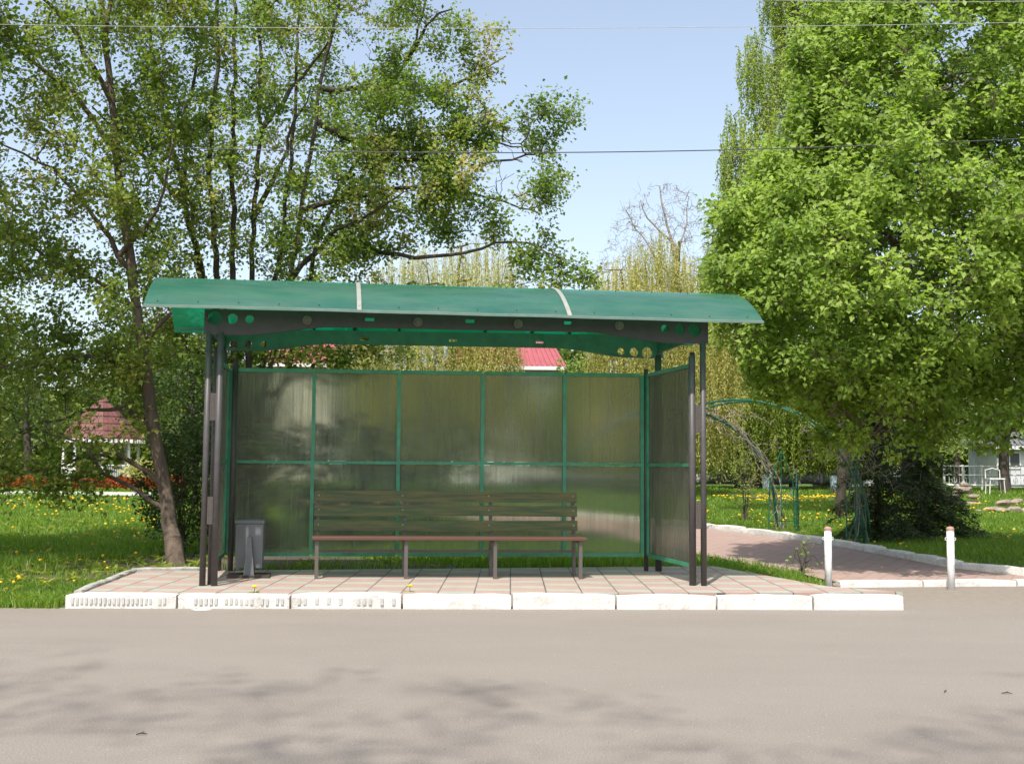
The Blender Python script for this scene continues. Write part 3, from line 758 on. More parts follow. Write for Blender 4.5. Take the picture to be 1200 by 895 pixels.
# 1. slim leaning maple left of the shelter
Y = 16.4; gr = Grow(g)
bp = G(207, 662, .1)
tr = [bp + [.03, 0, -.14], D(197, 598, Y), D(185, 525, Y + .05), D(173, 450, Y), D(160, 360, Y - .1), D(149, 280, Y), D(138, 200, Y), D(131, 120, Y + .1), D(121, 30, Y), D(112, -60, Y), D(108, -150, Y)]
gr.limb(tr, .13, .026, wob=.01)
for i in range(5): gr.rg[i] *= [1.4, 1.28, 1.17, 1.08, 1.03][i]
for i in range(len(gr.rg)): gr.rg[i] = .86 * min(gr.rg[i] * 1.1, .155 + .07 * max(0, 1 - i / 5), .17 - .0068 * i if i < 15 else max(.03, .1 - .0016 * (i - 15)))
L_ = [[(190, 592), (160, 575), (125, 556), (90, 520), (50, 505)], [(186, 560), (150, 540), (100, 535), (40, 545), (0, 540)], [(170, 440), (130, 420), (80, 425), (20, 440), (-30, 450)],
      [(158, 350), (110, 330), (60, 300), (0, 270)], [(152, 300), (105, 250), (60, 200), (10, 170), (-40, 150)], [(135, 165), (100, 120), (60, 90), (0, 50)], [(128, 100), (90, 40), (40, 0), (0, -30)],
      [(120, 30), (150, -40), (170, -90)], [(150, 290), (190, 250), (220, 190)], [(165, 400), (200, 370), (225, 350)], [(178, 490), (140, 480), (90, 480), (30, 490), (-20, 500)]]
for i, l in enumerate(L_):
    dy = g.uniform(-2.2, 1.6); k = len(l) - 1
    gr.limb([D(px, py, Y) + np.array([0, dy * (j / k) ** 1.3, 0]) for j, (px, py) in enumerate(l)], .045, .012, attach=1, wob=.03)
T = np.concatenate([crown_targets([(-160, -200), (190, -200), (245, 30), (215, 200), (235, 340), (225, 420), (150, 440), (-160, 460)], Y, 640, 2.4, g),
                    crown_targets([(-160, 380), (160, 400), (180, 520), (120, 570), (40, 560), (-160, 560)], Y, 110, 1.8, g),
                    crown_targets([(-40, 545), (120, 545), (110, 585), (-40, 592)], Y - .5, 14, .8, g)])
gr.fill(T, low=.4, arch=.1)
_, n = make_tree('maple_tree', 'slim leaning maple with thin trunk on the lawn left of the shelter', 'tree', (bp[0], bp[1], .1), gr, M['bark_warm'], M['lf_maple'], g, leaf=.072, per_node=6, k=8, tw=.3, spread=.08, up=(0, -.45, .7), lspread=.6, hue=.6, aspect=.8, clumpy=.15)
total += n
# 2. many-stemmed tree behind the shelter
Y = 18.6; gr = Grow(g); b2 = D(296, 648, Y); b2[2] = .1
gr.limb([b2 - [0, 0, .12], b2 + [0, 0, .45]], .42, .36)
stems = [[(284, 600), (262, 480), (243, 380), (225, 300), (200, 200), (175, 110), (160, 20), (150, -80)],
         [(286, 560), (264, 430), (258, 320), (253, 200), (262, 110), (268, 50), (264, -90)],
         [(290, 560), (278, 420), (279, 320), (281, 200), (286, 90), (290, 0), (296, -90)],
         [(296, 560), (292, 420), (298, 330), (304, 240), (310, 140), (312, 80), (303, 0), (300, -80)],
         [(300, 560), (306, 420), (318, 330), (328, 230), (333, 140), (337, 60), (336, -60)],
         [(304, 560), (318, 430), (340, 330), (352, 270), (368, 190), (378, 110), (395, 40), (420, -60)],
         [(292, 540), (250, 430), (232, 330), (215, 240), (205, 150), (215, 60), (230, -60)],
         [(306, 560), (330, 450), (352, 350), (375, 250), (415, 170), (450, 90), (480, 20), (500, -60)]]
for i, l in enumerate(stems):
    k = len(l); dy = g.uniform(-1.4, 1.4)
    gr.limb([b2 + [0, 0, .4]] + [D(px, py, Y) + np.array([0, dy * (j / k), 0]) for j, (px, py) in enumerate(l)], .088 - .004 * i, .02, attach=1, wob=.02)
br = [[(345, 325), (375, 293), (402, 278), (440, 262), (480, 240)], [(402, 278), (440, 293), (490, 303), (545, 298), (600, 288), (660, 310)], [(395, 150), (430, 170), (480, 187), (540, 186), (600, 178), (650, 165)],
      [(340, 140), (355, 90), (380, 55), (395, 30)], [(440, 110), (490, 100), (540, 85), (590, 50)], [(375, 250), (430, 225), (500, 215), (570, 225), (630, 240)], [(420, 165), (480, 150), (560, 150), (620, 150)],
      [(470, 40), (500, 30), (530, 10)], [(345, 335), (400, 345), (470, 345), (530, 340)], [(205, 215), (170, 180), (140, 150)], [(310, 240), (330, 200), (350, 150), (372, 110)], [(330, 450), (390, 410), (440, 400)],
      [(262, 420), (220, 410), (190, 400)], [(300, 400), (380, 385), (450, 360), (520, 345)]]
for i, l in enumerate(br):
    dy = g.uniform(-1.6, 1.6); k = len(l) - 1
    gr.limb([D(px, py, Y) + np.array([0, dy * (j / k), 0]) for j, (px, py) in enumerate(l)], .055, .012, attach=1, wob=.03)
T = np.concatenate([crown_targets([(120, -150), (500, -150), (520, -10), (470, 20), (480, 60), (430, 130), (480, 180), (470, 240), (440, 300), (420, 335), (460, 420), (180, 430), (140, 200)], Y, 700, 2.8, g),
     crown_targets([(430, 40), (500, 40), (545, 22), (560, 60), (610, 12), (590, 55), (555, 110), (545, 165), (440, 160)], Y, 60, 1.2, g, 40),
     crown_targets([(380, 60), (470, 90), (545, 120), (585, 130), (590, 160), (540, 190), (390, 190)], Y, 110, 1.6, g, 40),
     crown_targets([(590, 150), (615, 128), (660, 112), (684, 122), (655, 150), (660, 172), (620, 178), (575, 172)], Y, 42, .8, g, 30),
     crown_targets([(500, 175), (640, 175), (665, 205), (645, 238), (600, 232), (560, 250), (500, 230)], Y, 85, 1.2, g, 30),
     crown_targets([(400, 190), (520, 190), (600, 240), (580, 285), (500, 280), (400, 320)], Y, 130, 1.6, g, 40),
     crown_targets([(590, 290), (640, 265), (665, 300), (700, 330), (660, 350), (600, 330)], Y, 24, .8, g, 20),
     crown_targets([(420, 330), (520, 335), (600, 345), (600, 372), (430, 440), (330, 440)], Y, 40, 1.4, g, 30)])
gr.fill(T, low=.4, arch=.08)
_, n = make_tree('elm_tree', 'large tree with many dark stems rising behind the bus shelter', 'tree', (b2[0], b2[1], .1), gr, M['bark'], M['lf_elm'], g, leaf=.072, per_node=6, k=7, tw=.28, spread=.08, up=(0, -.45, .7), lspread=.6, wl=.75, hue=.75, aspect=.75, clumpy=.1, bias=-.02)
total += n
# 3. dense fresh-leaved tree on the right, trunk just outside the picture
Y = 16.5; gr = Grow(g); b3 = np.array([9.5, 18.3, float(terrain(9.5, 18.3))])
gr.limb([b3 - [0, 0, .15], b3 + [-.05, 0, 1.2], b3 + [-.15, -.1, 2.6], b3 + [-.1, -.3, 5], b3 + [.1, -.4, 8], b3 + [.2, -.3, 11]], .26, .09)
for zz, dx, dyy, ez in [(1.9, -3.2, -1.2, .3), (2.3, -3.0, .8, .7), (2.8, -3.6, -.3, 1.0), (3.4, -3.4, -1.4, 1.6), (4.2, -3.6, .5, 2), (5, -3.2, -1.3, 2.2), (6, -3.2, .3, 2.2), (7, -2.6, -1.2, 2.2), (8, -2.2, .6, 2.0),
                        (2.6, 1.4, -2, 1), (4, 2, 1, 1.5), (6, 2, -1, 1.6), (2.2, -1.2, -2.4, .3), (3.6, -1.2, -2.6, 1.2), (5.4, -1.4, -2.2, 1.8), (9, -1.2, -1.0, 1.5), (10, 1, .5, 1.6)]:
    p0 = b3 + [-.15, -.2, zz]; k = 4
    gr.limb([p0 + np.array([dx * t, dyy * t, ez * t ** .7]) for t in (0, .3, .6, 1)], .07, .018, attach=1, wob=.04)
T = np.concatenate([crown_targets([(960, -60), (1330, -60), (1330, 440), (1210, 480), (1100, 455), (1010, 505), (940, 470), (905, 478), (870, 448), (850, 400), (835, 345), (815, 330), (845, 290), (838, 245), (885, 215), (905, 165), (945, 110), (930, 60), (965, 10)], Y, 2300, 2.8, g, 110),
                    crown_targets([(920, 440), (1200, 440), (1280, 520), (1150, 535), (1050, 520), (960, 530), (930, 500)], Y + .6, 95, 1.6, g, 30)])
T[:, 1] -= 1.1 * np.clip(1 - (T[:, 2] - 1.5) / 6.5, -.3, 1) - .3
gr.fill(T, low=.35, arch=.06, step=.2)
_, n = make_tree('lime_tree', 'huge tree dense with fresh light green leaves filling the right side', 'tree', b3, gr, M['bark_warm'], M['lf_lime'], g, leaf=.088, per_node=7, k=7, tw=.26, spread=.055, hue=.4, aspect=.62, up=(-.1, -.62, .62), lspread=.42, tip=.0045, wl=.8, clumpy=.05)
total += n

# weeping trees: limbs, then hanging strands of narrow leaves
def weeping(name, label, poly, Y, base_px, g, bark, leafmat, nstr, depth, length, leaf=.11, limb_r=.22, group=None, step=.09, aspect=.28, nt=60, per=2, top=None, hue=.5, sway=.12, strand_r=.004, spread_=.035):
    b = D(base_px, 560, Y); b[2] = float(terrain(b[0], Y)); gr = Grow(g)
    poly = [tuple(p) for p in poly]; ymin = min(p[1] for p in poly); xm = np.mean([p[0] for p in poly])
    tp = D(top or xm, ymin + 15, Y)
    gr.limb([b - [0, 0, .2], b + (tp - b) * .3 + [.1, 0, 0], b + (tp - b) * .65, tp], limb_r, .05, step=.6)
    gr.fill(crown_targets(poly, Y, nt, depth, g, 50), low=.2, arch=.35, step=.5, wig=.06, maxlen=9)
    P = np.array(gr.P); par = np.array(gr.par); r = gr.radii(.012); has = par >= 0; idx = np.where(has)[0]
    v1, q1 = frusta(P[par[idx]], P[idx], r[par[idx]], r[idx], 6)
    S0 = crown_targets(poly, Y, nstr, depth, g, 50); n = len(S0)
    Lg = length * g.uniform(.35, 1.2, n); m_ = int(length * 1.2 / step); K = np.arange(m_) * step
    zmin = terrain(S0[:, 0], S0[:, 1]) + g.uniform(.4, 1.6, n)
    Lg = np.minimum(Lg, np.maximum(.3, S0[:, 2] - zmin))
    dv = g.normal(size=(n, 2)) * sway; ph = g.uniform(0, 6, n)
    X = S0[:, None, 0] + dv[:, None, 0] * K[None] * .6 + .05 * np.sin(K[None] * 2 + ph[:, None]); Yy = S0[:, None, 1] + dv[:, None, 1] * K[None] * .6 ; Z = S0[:, None, 2] - K[None]
    pts = np.stack([X, Yy, Z], 2); ok = K[None] < Lg[:, None]
    a, b_ = pts[:, :-1:3][ok[:, 1:][:, ::3]], pts[:, 1::3][:, :pts[:, :-1:3].shape[1]]
    st0 = pts[:, :-4:4]; st1 = pts[:, 4::4][:, :st0.shape[1]]; okk = ok[:, 4::4][:, :st0.shape[1]]
    v2, q2 = frusta(st0[okk], st1[okk], np.full(okk.sum(), strand_r), np.full(okk.sum(), strand_r * .8), 3)
    root = empty(name, b, label, 'tree', group)
    link('trunk', np_mesh('trunk', np.concatenate([v1, v2]), quads=np.concatenate([q1, q2 + len(v1)]), smooth=True), bark, root)
    p = np.repeat(pts[ok], per, 0); strand = np.repeat(np.repeat(np.arange(n)[:, None], m_, 1)[ok], per)
    p = p + g.normal(size=p.shape) * spread_
    rr = g.uniform(0, 1, n)
    rnd = np.clip(.5 + hue * (.3 * field(p, g, 6, 1.6) + .5 * (rr[strand] - .5)) + g.normal(size=len(p)) * .1, 0, 1)
    ax = np.tile([0, 0, -1.0], (len(p), 1)) + g.normal(size=p.shape) * .35
    link('crown', leaves_mesh('crown', p, leaf, g, aspect, (0, -.7, .3), .7, ax, rnd), leafmat, root)
    return root
g = np.random.default_rng(23)
weeping('willow_tree', 'yellow weeping willow rising above the right half of the shelter roof', [(690, 330), (720, 300), (770, 268), (800, 285), (850, 320), (870, 400), (850, 480), (680, 480), (690, 400)], 42, 800, g, M['bark'], M['lf_willow'], 1900, 2.5, 3.6, leaf=.11, top=795)
weeping('willow_tree', 'yellow weeping willow showing over the shelter roof between the stems and the open sky', [(420, 330), (450, 300), (500, 285), (560, 275), (600, 285), (620, 330), (600, 400), (640, 470), (430, 470), (410, 390)], 44, 520, g, M['bark'], M['lf_willow'], 1500, 2.2, 3.4, leaf=.11, top=540)
weeping('willow_tree', 'yellow-green weeping willow behind the garden arch, its strands near the lawn', [(820, 400), (900, 380), (1000, 400), (1010, 500), (960, 520), (830, 515)], 50, 885, g, M['bark_dark'], M['lf_willow_g'], 1300, 2.5, 3.4, leaf=.16, limb_r=.3, top=890)
weeping('willow_tree', 'bright green weeping willow at the far end of the pipe behind the arch', [(930, 420), (1020, 410), (1090, 430), (1080, 520), (960, 525)], 54, 962, g, M['bark_dark'], M['lf_willow_g'], 900, 2.5, 3.0, leaf=.16, limb_r=.5, top=985)
weeping('willow_tree', 'pale willow hidden mostly behind the translucent back wall of the shelter', [(600, 440), (700, 430), (800, 430), (830, 520), (760, 530), (620, 520)], 48, 720, g, M['bark_dark'], M['lf_willow_g'], 700, 2.5, 3.0, leaf=.16, limb_r=.25, top=720)
weeping('birch_tree', 'tall weeping birch standing behind the light green tree, strands against the sky', [(905, -80), (1010, -80), (1010, 340), (830, 345), (818, 300), (846, 245), (842, 180), (852, 120), (885, 140), (893, 110), (862, 60), (880, 35), (905, 60), (912, 30), (892, -10)], 29, 985, g, M['bark'], M['lf_birch'], 2300, 1.8, 1.5, leaf=.062, limb_r=.14, aspect=.75, nt=160, step=.06, top=975, per=3, sway=.1, spread_=.03)
# bare tree against the sky
gr = Grow(g); Y = 58; bb = D(800, 560, Y); bb[2] = .6
gr.limb([bb, D(798, 450, Y), D(796, 340, Y), D(786, 280, Y), D(776, 240, Y), D(773, 218, Y)], .3, .03, step=.6)
for l in [[(796, 345), (770, 300), (745, 265), (735, 245)], [(792, 300), (805, 260), (808, 228)], [(796, 360), (760, 340), (730, 320), (705, 318)], [(796, 350), (830, 300), (840, 270)], [(788, 285), (760, 255), (752, 235)]]:
    gr.limb([D(px, py, Y) + np.array([0, g.uniform(-.5, .5), 0]) for px, py in l], .09, .02, attach=1, step=.5, wob=.05)
gr.fill(crown_targets([(700, 310), (725, 250), (750, 222), (785, 212), (815, 225), (838, 255), (845, 300), (820, 350), (740, 350), (690, 345)], Y, 620, 2.0, g, 40), low=.3, arch=.05, step=.45, wig=.09)
make_tree('bare_tree', 'leafless tree with fine pale twigs against the blue sky above the willow', 'tree', bb, gr, M['bark_pale'], M['lf_bg'], g, leaf=.06, per_node=1, k=1, tw=.5, thin=.05, tip=.007, twig_r=.006, hue=.2)
# background trees: own trunk and own crown each
def bgtree(px, Y, top, half, label, leafmat, seed, nleaf=9000, leaf=.2, skirt=540, name='broadleaf_tree', bark=None, shape=0, depth=None):
    g = np.random.default_rng(seed); b = D(px, 560, Y); b[2] = float(lawn_z(Y)); gr = Grow(g)
    gr.limb([b - [0, 0, .2], D(px + g.uniform(-4, 4), (560 + top) / 2 + 60, Y), D(px + g.uniform(-10, 10), (560 + top) / 2, Y), D(px + g.uniform(-12, 12), top + 25, Y)], .28, .05, step=.7)
    a = np.linspace(0, 2 * np.pi, 17)[:-1]; hh = (skirt - top) / 2; cy = (skirt + top) / 2
    poly = [(px + half * math.cos(t) * g.uniform(.72, 1.12), cy - hh * math.sin(t) * (g.uniform(.82, 1.0))) for t in a]
    T = crown_targets(poly, Y, 150, (depth or half * Y / F * .9), g, half * .5); gr.fill(T, low=.3, arch=.12, step=.45, maxlen=8)
    per = max(1, int(nleaf / 150 / 5 / 8))
    return make_tree(name, label, 'tree', b, gr, bark or M['bark_dark'], leafmat, g, leaf=leaf, per_node=per, k=9, tw=.65, spread=.24, hue=.5, tip=.014, thin=.07, twig_r=.007, wl=2.5)
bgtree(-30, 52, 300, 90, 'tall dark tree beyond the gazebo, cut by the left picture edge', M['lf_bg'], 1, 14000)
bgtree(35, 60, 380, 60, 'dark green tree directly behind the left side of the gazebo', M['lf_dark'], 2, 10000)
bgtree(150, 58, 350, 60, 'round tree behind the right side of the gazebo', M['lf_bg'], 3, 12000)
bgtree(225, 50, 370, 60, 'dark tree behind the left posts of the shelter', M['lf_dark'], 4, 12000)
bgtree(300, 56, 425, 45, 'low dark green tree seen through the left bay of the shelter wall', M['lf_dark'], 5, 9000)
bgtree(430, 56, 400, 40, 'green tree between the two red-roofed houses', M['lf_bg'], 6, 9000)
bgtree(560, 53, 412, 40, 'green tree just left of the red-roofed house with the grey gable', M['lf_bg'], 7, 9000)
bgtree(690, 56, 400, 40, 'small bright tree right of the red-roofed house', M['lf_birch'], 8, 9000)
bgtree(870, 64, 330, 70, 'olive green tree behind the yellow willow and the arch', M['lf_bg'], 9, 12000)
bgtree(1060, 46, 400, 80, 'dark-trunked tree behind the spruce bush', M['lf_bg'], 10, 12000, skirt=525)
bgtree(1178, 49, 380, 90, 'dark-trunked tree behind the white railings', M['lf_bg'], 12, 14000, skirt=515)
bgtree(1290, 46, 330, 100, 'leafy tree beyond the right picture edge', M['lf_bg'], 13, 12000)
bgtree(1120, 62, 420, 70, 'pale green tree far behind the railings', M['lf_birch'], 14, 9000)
# far wood: one mass behind everything
g = np.random.default_rng(31); n = 60000
x = g.uniform(-75, 75, n); y = g.uniform(80, 100, n); h = 7.0 + 2.2 * np.sin(x * .23 + 1) + 1.4 * np.sin(x * .61) + 1.0 * np.sin(x * 1.7) + g.normal(size=n) * .4
zz = .6 + h * (1 - g.uniform(0, 1, n) ** 1.6)
p = np.stack([x, y, zz], 1); me = leaves_mesh('far_wood', p, .75, g, .8, (0, -.5, .6), .8, None, np.clip(.5 + .25 * field(p, g, 8, 4) + g.normal(size=n) * .15, 0, 1))
tag(link('far_wood', me, M['lf_bg']), kind='stuff')

# shrubs
def shrub(name, label, cat, px, Y, half_m, h, leafmat, seed, n=6000, leaf=.06, bark=None, z=None, stems=9, cx=None):
    g = np.random.default_rng(seed)
    if cx is None:
        b = D(px, 600, Y)
    else: b = np.array([cx, Y, 0.])
    b[2] = float(terrain(b[0], Y)) if z is None else z; gr = Grow(g)
    for k in range(stems):
        a = g.uniform(0, 6.28); r_ = g.uniform(.2, .8) * half_m
        gr.limb([b + [g.uniform(-.08, .08), g.uniform(-.08, .08), -.05], b + [math.cos(a) * r_ * .4, math.sin(a) * r_ * .4, h * .4], b + [math.cos(a) * r_, math.sin(a) * r_, h * g.uniform(.6, .95)]], .022, .006, step=.2)
    t = g.normal(size=(260, 3)); t /= np.linalg.norm(t, axis=1, keepdims=True); t *= g.uniform(.3, 1, (260, 1)) ** .4 * (1 + .18 * np.sin(t @ np.array([5, 3, 7.]))[:, None])
    T = b + np.array([0, 0, h * .52]) + t * np.array([half_m, half_m * .8, h * .5]); T = T[T[:, 2] > b[2] + .05]
    gr.fill(T, low=.3, arch=.1, step=.15)
    nn = max(1, int(n / 260 / 4 / 6))
    return make_tree(name, label, cat, b, gr, bark or M['bark_dark'], leafmat, g, leaf=leaf, per_node=nn, k=6, tw=.14, spread=.05, tip=.003, thin=.03, hue=.5, wl=.6)
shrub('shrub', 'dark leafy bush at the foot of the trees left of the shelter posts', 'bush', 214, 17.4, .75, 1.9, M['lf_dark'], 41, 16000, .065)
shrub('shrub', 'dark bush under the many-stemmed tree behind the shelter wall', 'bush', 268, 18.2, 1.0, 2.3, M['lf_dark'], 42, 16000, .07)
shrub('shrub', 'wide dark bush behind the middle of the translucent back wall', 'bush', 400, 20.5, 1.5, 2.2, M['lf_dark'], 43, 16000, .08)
shrub('shrub', 'tall green shrub behind the bench and the back wall', 'bush', 505, 23, 1.2, 2.6, M['lf_maple'], 44, 12000, .08)
shrub('sapling', 'tiny leafy sapling on the dandelion lawn left of the arch', 'sapling', 873, 27, .33, 1.7, M['lf_maple'], 46, 1300, .05, stems=4)
shrub('weed_clump', 'clump of tall weeds on the grass wedge by the platform corner', 'weed', 940, 15.6, .16, .42, M['lf_lime'], 47, 1300, .05, stems=4)
# spruces: drooping boughs of needles
def spruce(label, px, Y, h, half, seed, ntier=13, z0=.15):
    g = np.random.default_rng(seed); b = D(px, 600, Y); b[2] = float(terrain(b[0], Y)); V0 = []; Q0 = []; nv = 0
    a0, a1, r0, r1 = [], [], [], []
    seg = np.linspace(0, h, 9)
    for i in range(8): a0.append(b + [0, 0, seg[i]]); a1.append(b + [0, 0, seg[i + 1]]); r0.append(.07 * (1 - seg[i] / h) + .01); r1.append(.07 * (1 - seg[i + 1] / h) + .008)
    pos = []; ax = []
    for t in range(ntier):
        hz_ = z0 + (h - z0) * t / ntier; L = half * (1 - t / ntier) ** .75 * 1.05
        for k in range(8):
            an = g.uniform(0, 6.28); Lk = L * g.uniform(.6, 1.15); prev = b + [0, 0, hz_]; ns = max(3, int(Lk / .12))
            for j in range(1, ns + 1):
                f = j / ns; p = b + np.array([math.cos(an) * Lk * f, math.sin(an) * Lk * f, hz_ + Lk * (.12 * f - .42 * f * f) + .03 * math.sin(9 * f + an)])
                a0.append(prev); a1.append(p); r0.append(.012 * (1 - f) + .004); r1.append(.012 * (1 - f) + .003); d = p - prev
                wid = .22 * (1 - f * .6) * min(1, Lk)
                for _ in range(34):
                    s_ = g.uniform(-1, 1); q = prev + d * g.uniform(0, 1) + np.array([-math.sin(an), math.cos(an), 0]) * s_ * wid + np.array([0, 0, -abs(s_) * .06 - g.uniform(0, .1)])
                    pos.append(q); ax.append(np.array([math.cos(an) * .6 - math.sin(an) * np.sign(s_) * .8, math.sin(an) * .6 + math.cos(an) * np.sign(s_) * .8, -.5]))
                prev = p
    v, q = frusta(np.array(a0), np.array(a1), np.array(r0), np.array(r1), 6)
    root = empty('spruce_tree', b, label, 'tree')
    link('trunk', np_mesh('trunk', v, quads=q, smooth=True), M['bark_dark'], root)
    link('crown', leaves_mesh('crown', np.array(pos), .085, g, .22, (0, -.1, .8), .6, np.array(ax)), M['needles'], root)
spruce('dark spruce growing beside the right legs of the garden arch', 1028, 21.8, 3.1, 1.15, 51, 15)
spruce('low dark spruce bush on the lawn between the arch and the railings', 1082, 22.5, 2.3, 1.25, 52, 13)

# ---------------------------------------------------------------- buildings behind
def at(px, py, Y): return D(px, py, Y)
def house(label, pxl, pxr, Y, eave_py, ridge_py, wmat, rmat, dep=7, hipr=6, windows=2, ground=.6):
    l = at(pxl, eave_py, Y); r = at(pxr, eave_py, Y); ze = l[2]; zr_ = at((pxl + pxr) / 2, ridge_py, Y)[2]
    x0, x1 = l[0], r[0]; o = .45
    e = empty('house', ((x0 + x1) / 2, Y + dep / 2, ground), label, 'house')
    mb = MB(); mb.box((x0 + o, Y + o, ground - .3), (x1 - o, Y + dep - o, ze - .02)); wl_ = mb.build('wall', wmat, e)
    ym = Y + dep / 2; hip = (x1 - x0) * .0 + hipr * .12
    A, B_, C_, D_ = (x0, Y, ze), (x1, Y, ze), (x1, Y + dep, ze), (x0, Y + dep, ze); E, Fp = (x0 + hip, ym, zr_), (x1 - hip, ym, zr_)
    mb = MB(); mb.add([A, B_, C_, D_, E, Fp], [(0, 1, 5, 4), (1, 2, 5), (2, 3, 4, 5), (3, 0, 4), (3, 2, 1, 0)]); rf = mb.build('roof', rmat, e)
    nrib = int((x1 - x0) / .28); mb = MB()            # raised seams of the metal tiles
    for k in range(nrib):
        f = (k + .5) / nrib; xb = x0 + (x1 - x0) * f; xt = x0 + hip + (x1 - x0 - 2 * hip) * f
        mb.hexa([(xb - .05, Y - .02, ze + .0), (xb + .05, Y - .02, ze + .0), (xt + .05, ym, zr_), (xt - .05, ym, zr_), (xb - .05, Y - .02, ze + .06), (xb + .05, Y - .02, ze + .06), (xt + .05, ym, zr_ + .05), (xt - .05, ym, zr_ + .05)])
    mb.build('roof_seams', rmat, rf)
    mb = MB(); mb.box((x0, Y - .03, ze - .2), (x1, Y + .02, ze - .01)); mb.build('fascia', M['white_paint'], rf)
    for k in range(windows):
        xc = x0 + (x1 - x0) * (k + .5) / windows; zb = ground + 1.0; zt = min(zb + 1.4, ze - .3)
        fr = MB(); fr.box((xc - .65, Y + o - .06, zb), (xc + .65, Y + o + .02, zt)); f_ = fr.build('window', M['white_paint'], e)
        for sx in (-1, 1):
            p_ = MB(); p_.box((xc + sx * .31 - .25, Y + o - .075, zb + .1), (xc + sx * .31 + .25, Y + o - .062, zt - .1)); p_.build('pane', M['glass_dark'], f_)
    return e
house('pale house with a steep pink-red ribbed roof, right of the shelter middle', 520, 664, 58, 428, 388, M['wall_white'], M['roof_red'], windows=3)
house('house with a pink-red ribbed roof glimpsed below the left half of the shelter beam', 300, 398, 62, 425, 388, M['wall_cream'], M['roof_red'], windows=2)
for (l, r_, Yh, ev, rd, lab, nw) in [(1010, 1085, 62, 527, 512, 'low whitish building behind the spruce and the far trees', 3), (1165, 1290, 60, 522, 500, 'low pale building behind the white railings', 3)]:
    house(lab, l, r_, Yh, ev, rd, M['wall_white'], M['pipe'], windows=nw, dep=5)
# gazebo
Y = 49; c0 = at(103, 560, Y); zg = float(lawn_z(Y)); cx, cy = c0[0], Y + 1.5
gz = empty('gazebo', (cx, cy, zg), 'white garden gazebo with a pointed brown-red tiled roof beyond the lawn', 'gazebo')
ze = at(103, 514, Y)[2]; zt = at(103, 464, Y + 1.5)[2]; hw = 1.85; nside = 8
rim = [(cx + hw * math.cos(math.pi / 8 + k * math.pi / 4), cy + hw * math.sin(math.pi / 8 + k * math.pi / 4)) for k in range(8)]
mb = MB(); mb.add([(x, y, ze) for x, y in rim] + [(cx, cy, zt), (cx, cy, ze - .05)], [(k, (k + 1) % 8, 8) for k in range(8)] + [((k + 1) % 8, k, 9) for k in range(8)]); rf = mb.build('roof', M['roof_brown'], gz)
mb = MB()
for row in range(6):                               # courses of shingles
    f0, f1 = row / 6, (row + 1) / 6
    for k in range(8):
        (xa, ya), (xb, yb) = rim[k], rim[(k + 1) % 8]; nt_ = max(1, 6 - row)
        for j in range(nt_):
            g0, g1 = j / nt_ + .02, (j + 1) / nt_ - .02
            P_ = lambda s, f, up: (cx + (xa + (xb - xa) * s - cx) * (1 - f), cy + (ya + (yb - ya) * s - cy) * (1 - f), ze + (zt - ze) * f + up)
            mb.hexa([P_(g0, f0, .0), P_(g1, f0, .0), P_(g1, f1, .0), P_(g0, f1, .0), P_(g0, f0, .07), P_(g1, f0, .07), P_(g1, f1, .01), P_(g0, f1, .01)])
mb.build('shingles', M['roof_brown'], rf)
mb = MB()
for k in range(8):
    (xa, ya), (xb, yb) = rim[k], rim[(k + 1) % 8]
    for j in range(6):
        x_, y_ = xa + (xb - xa) * (j + .5) / 6, ya + (yb - ya) * (j + .5) / 6; mb.box((x_ - .07, y_ - .05, ze - .16), (x_ + .07, y_ + .05, ze - .0))
mb.build('valance', M['white_paint'], rf)
r2 = [(cx + (x - cx) * .86, cy + (y - cy) * .86) for x, y in rim]
for k in range(8):
    mb = MB(); mb.box((r2[k][0] - .05, r2[k][1] - .05, zg), (r2[k][0] + .05, r2[k][1] + .05, ze - .03)); mb.build('post', M['white_paint'], gz)
for k in range(8):
    (xa, ya), (xb, yb) = r2[k], r2[(k + 1) % 8]; mt = M['lattice'] if k in (5,) else M['white_paint']
    if k == 6 - 1: mt = M['lattice']
    mb = MB(); mb.tube([(xa, ya, zg + .85), (xb, yb, zg + .85)], .04, 4); mb.tube([(xa, ya, zg + .08), (xb, yb, zg + .08)], .04, 4)
    for j in range(1, 12):
        f = j / 12; mb.tube([(xa + (xb - xa) * f, ya + (yb - ya) * f, zg + .1), (xa + (xb - xa) * f, ya + (yb - ya) * f, zg + .85)], .045 if mt is M['lattice'] else .03, 4)
    mb.build('railing', mt, gz)
# flower hedge, pale stone edge
g = np.random.default_rng(61); n = 12000
x = g.uniform(-26, -12.6, n); y = 43.2 + g.uniform(-.4, .4, n); z = float(lawn_z(43)) + g.uniform(0, 1, n) ** .7 * (.48 + .07 * np.sin(x * 2.3) + .05 * np.sin(x * 7))
p = np.stack([x, y, z], 1); rt = empty('hedge', (-19, 43.2, float(lawn_z(43))), 'low clipped hedge with orange-red leaves in front of the gazebo', 'hedge')
link('foliage', leaves_mesh('foliage', p, .09, g, .8, (0, -.5, .6), .8, None, np.clip(.4 + .3 * field(p, g, 6, 1.0) + g.normal(size=n) * .15, 0, 1)), M['lf_red'], rt)
mb = MB()
for k in range(40): xx = -26 + k * .34; mb.tube([(xx, 43.2, .4), (xx + .05, 43.2, .85)], .015, 4)
mb.build('stems', M['bark_dark'], rt)
mb = MB(); zl = float(lawn_z(38.5)); mb.box((-26, 38.4, zl - .1), (-12.4, 38.62, zl + .12)); tag(mb.build('lawn_edging', M['kerb']), 'long pale stone edging across the lawn in front of the orange hedge', 'edging')
mb = MB(); mb.box((-26, 38.63, zl + .0), (-12.4, 39.8, zl + .035)); tag(mb.build('footpath', M['bricks']), kind='structure')
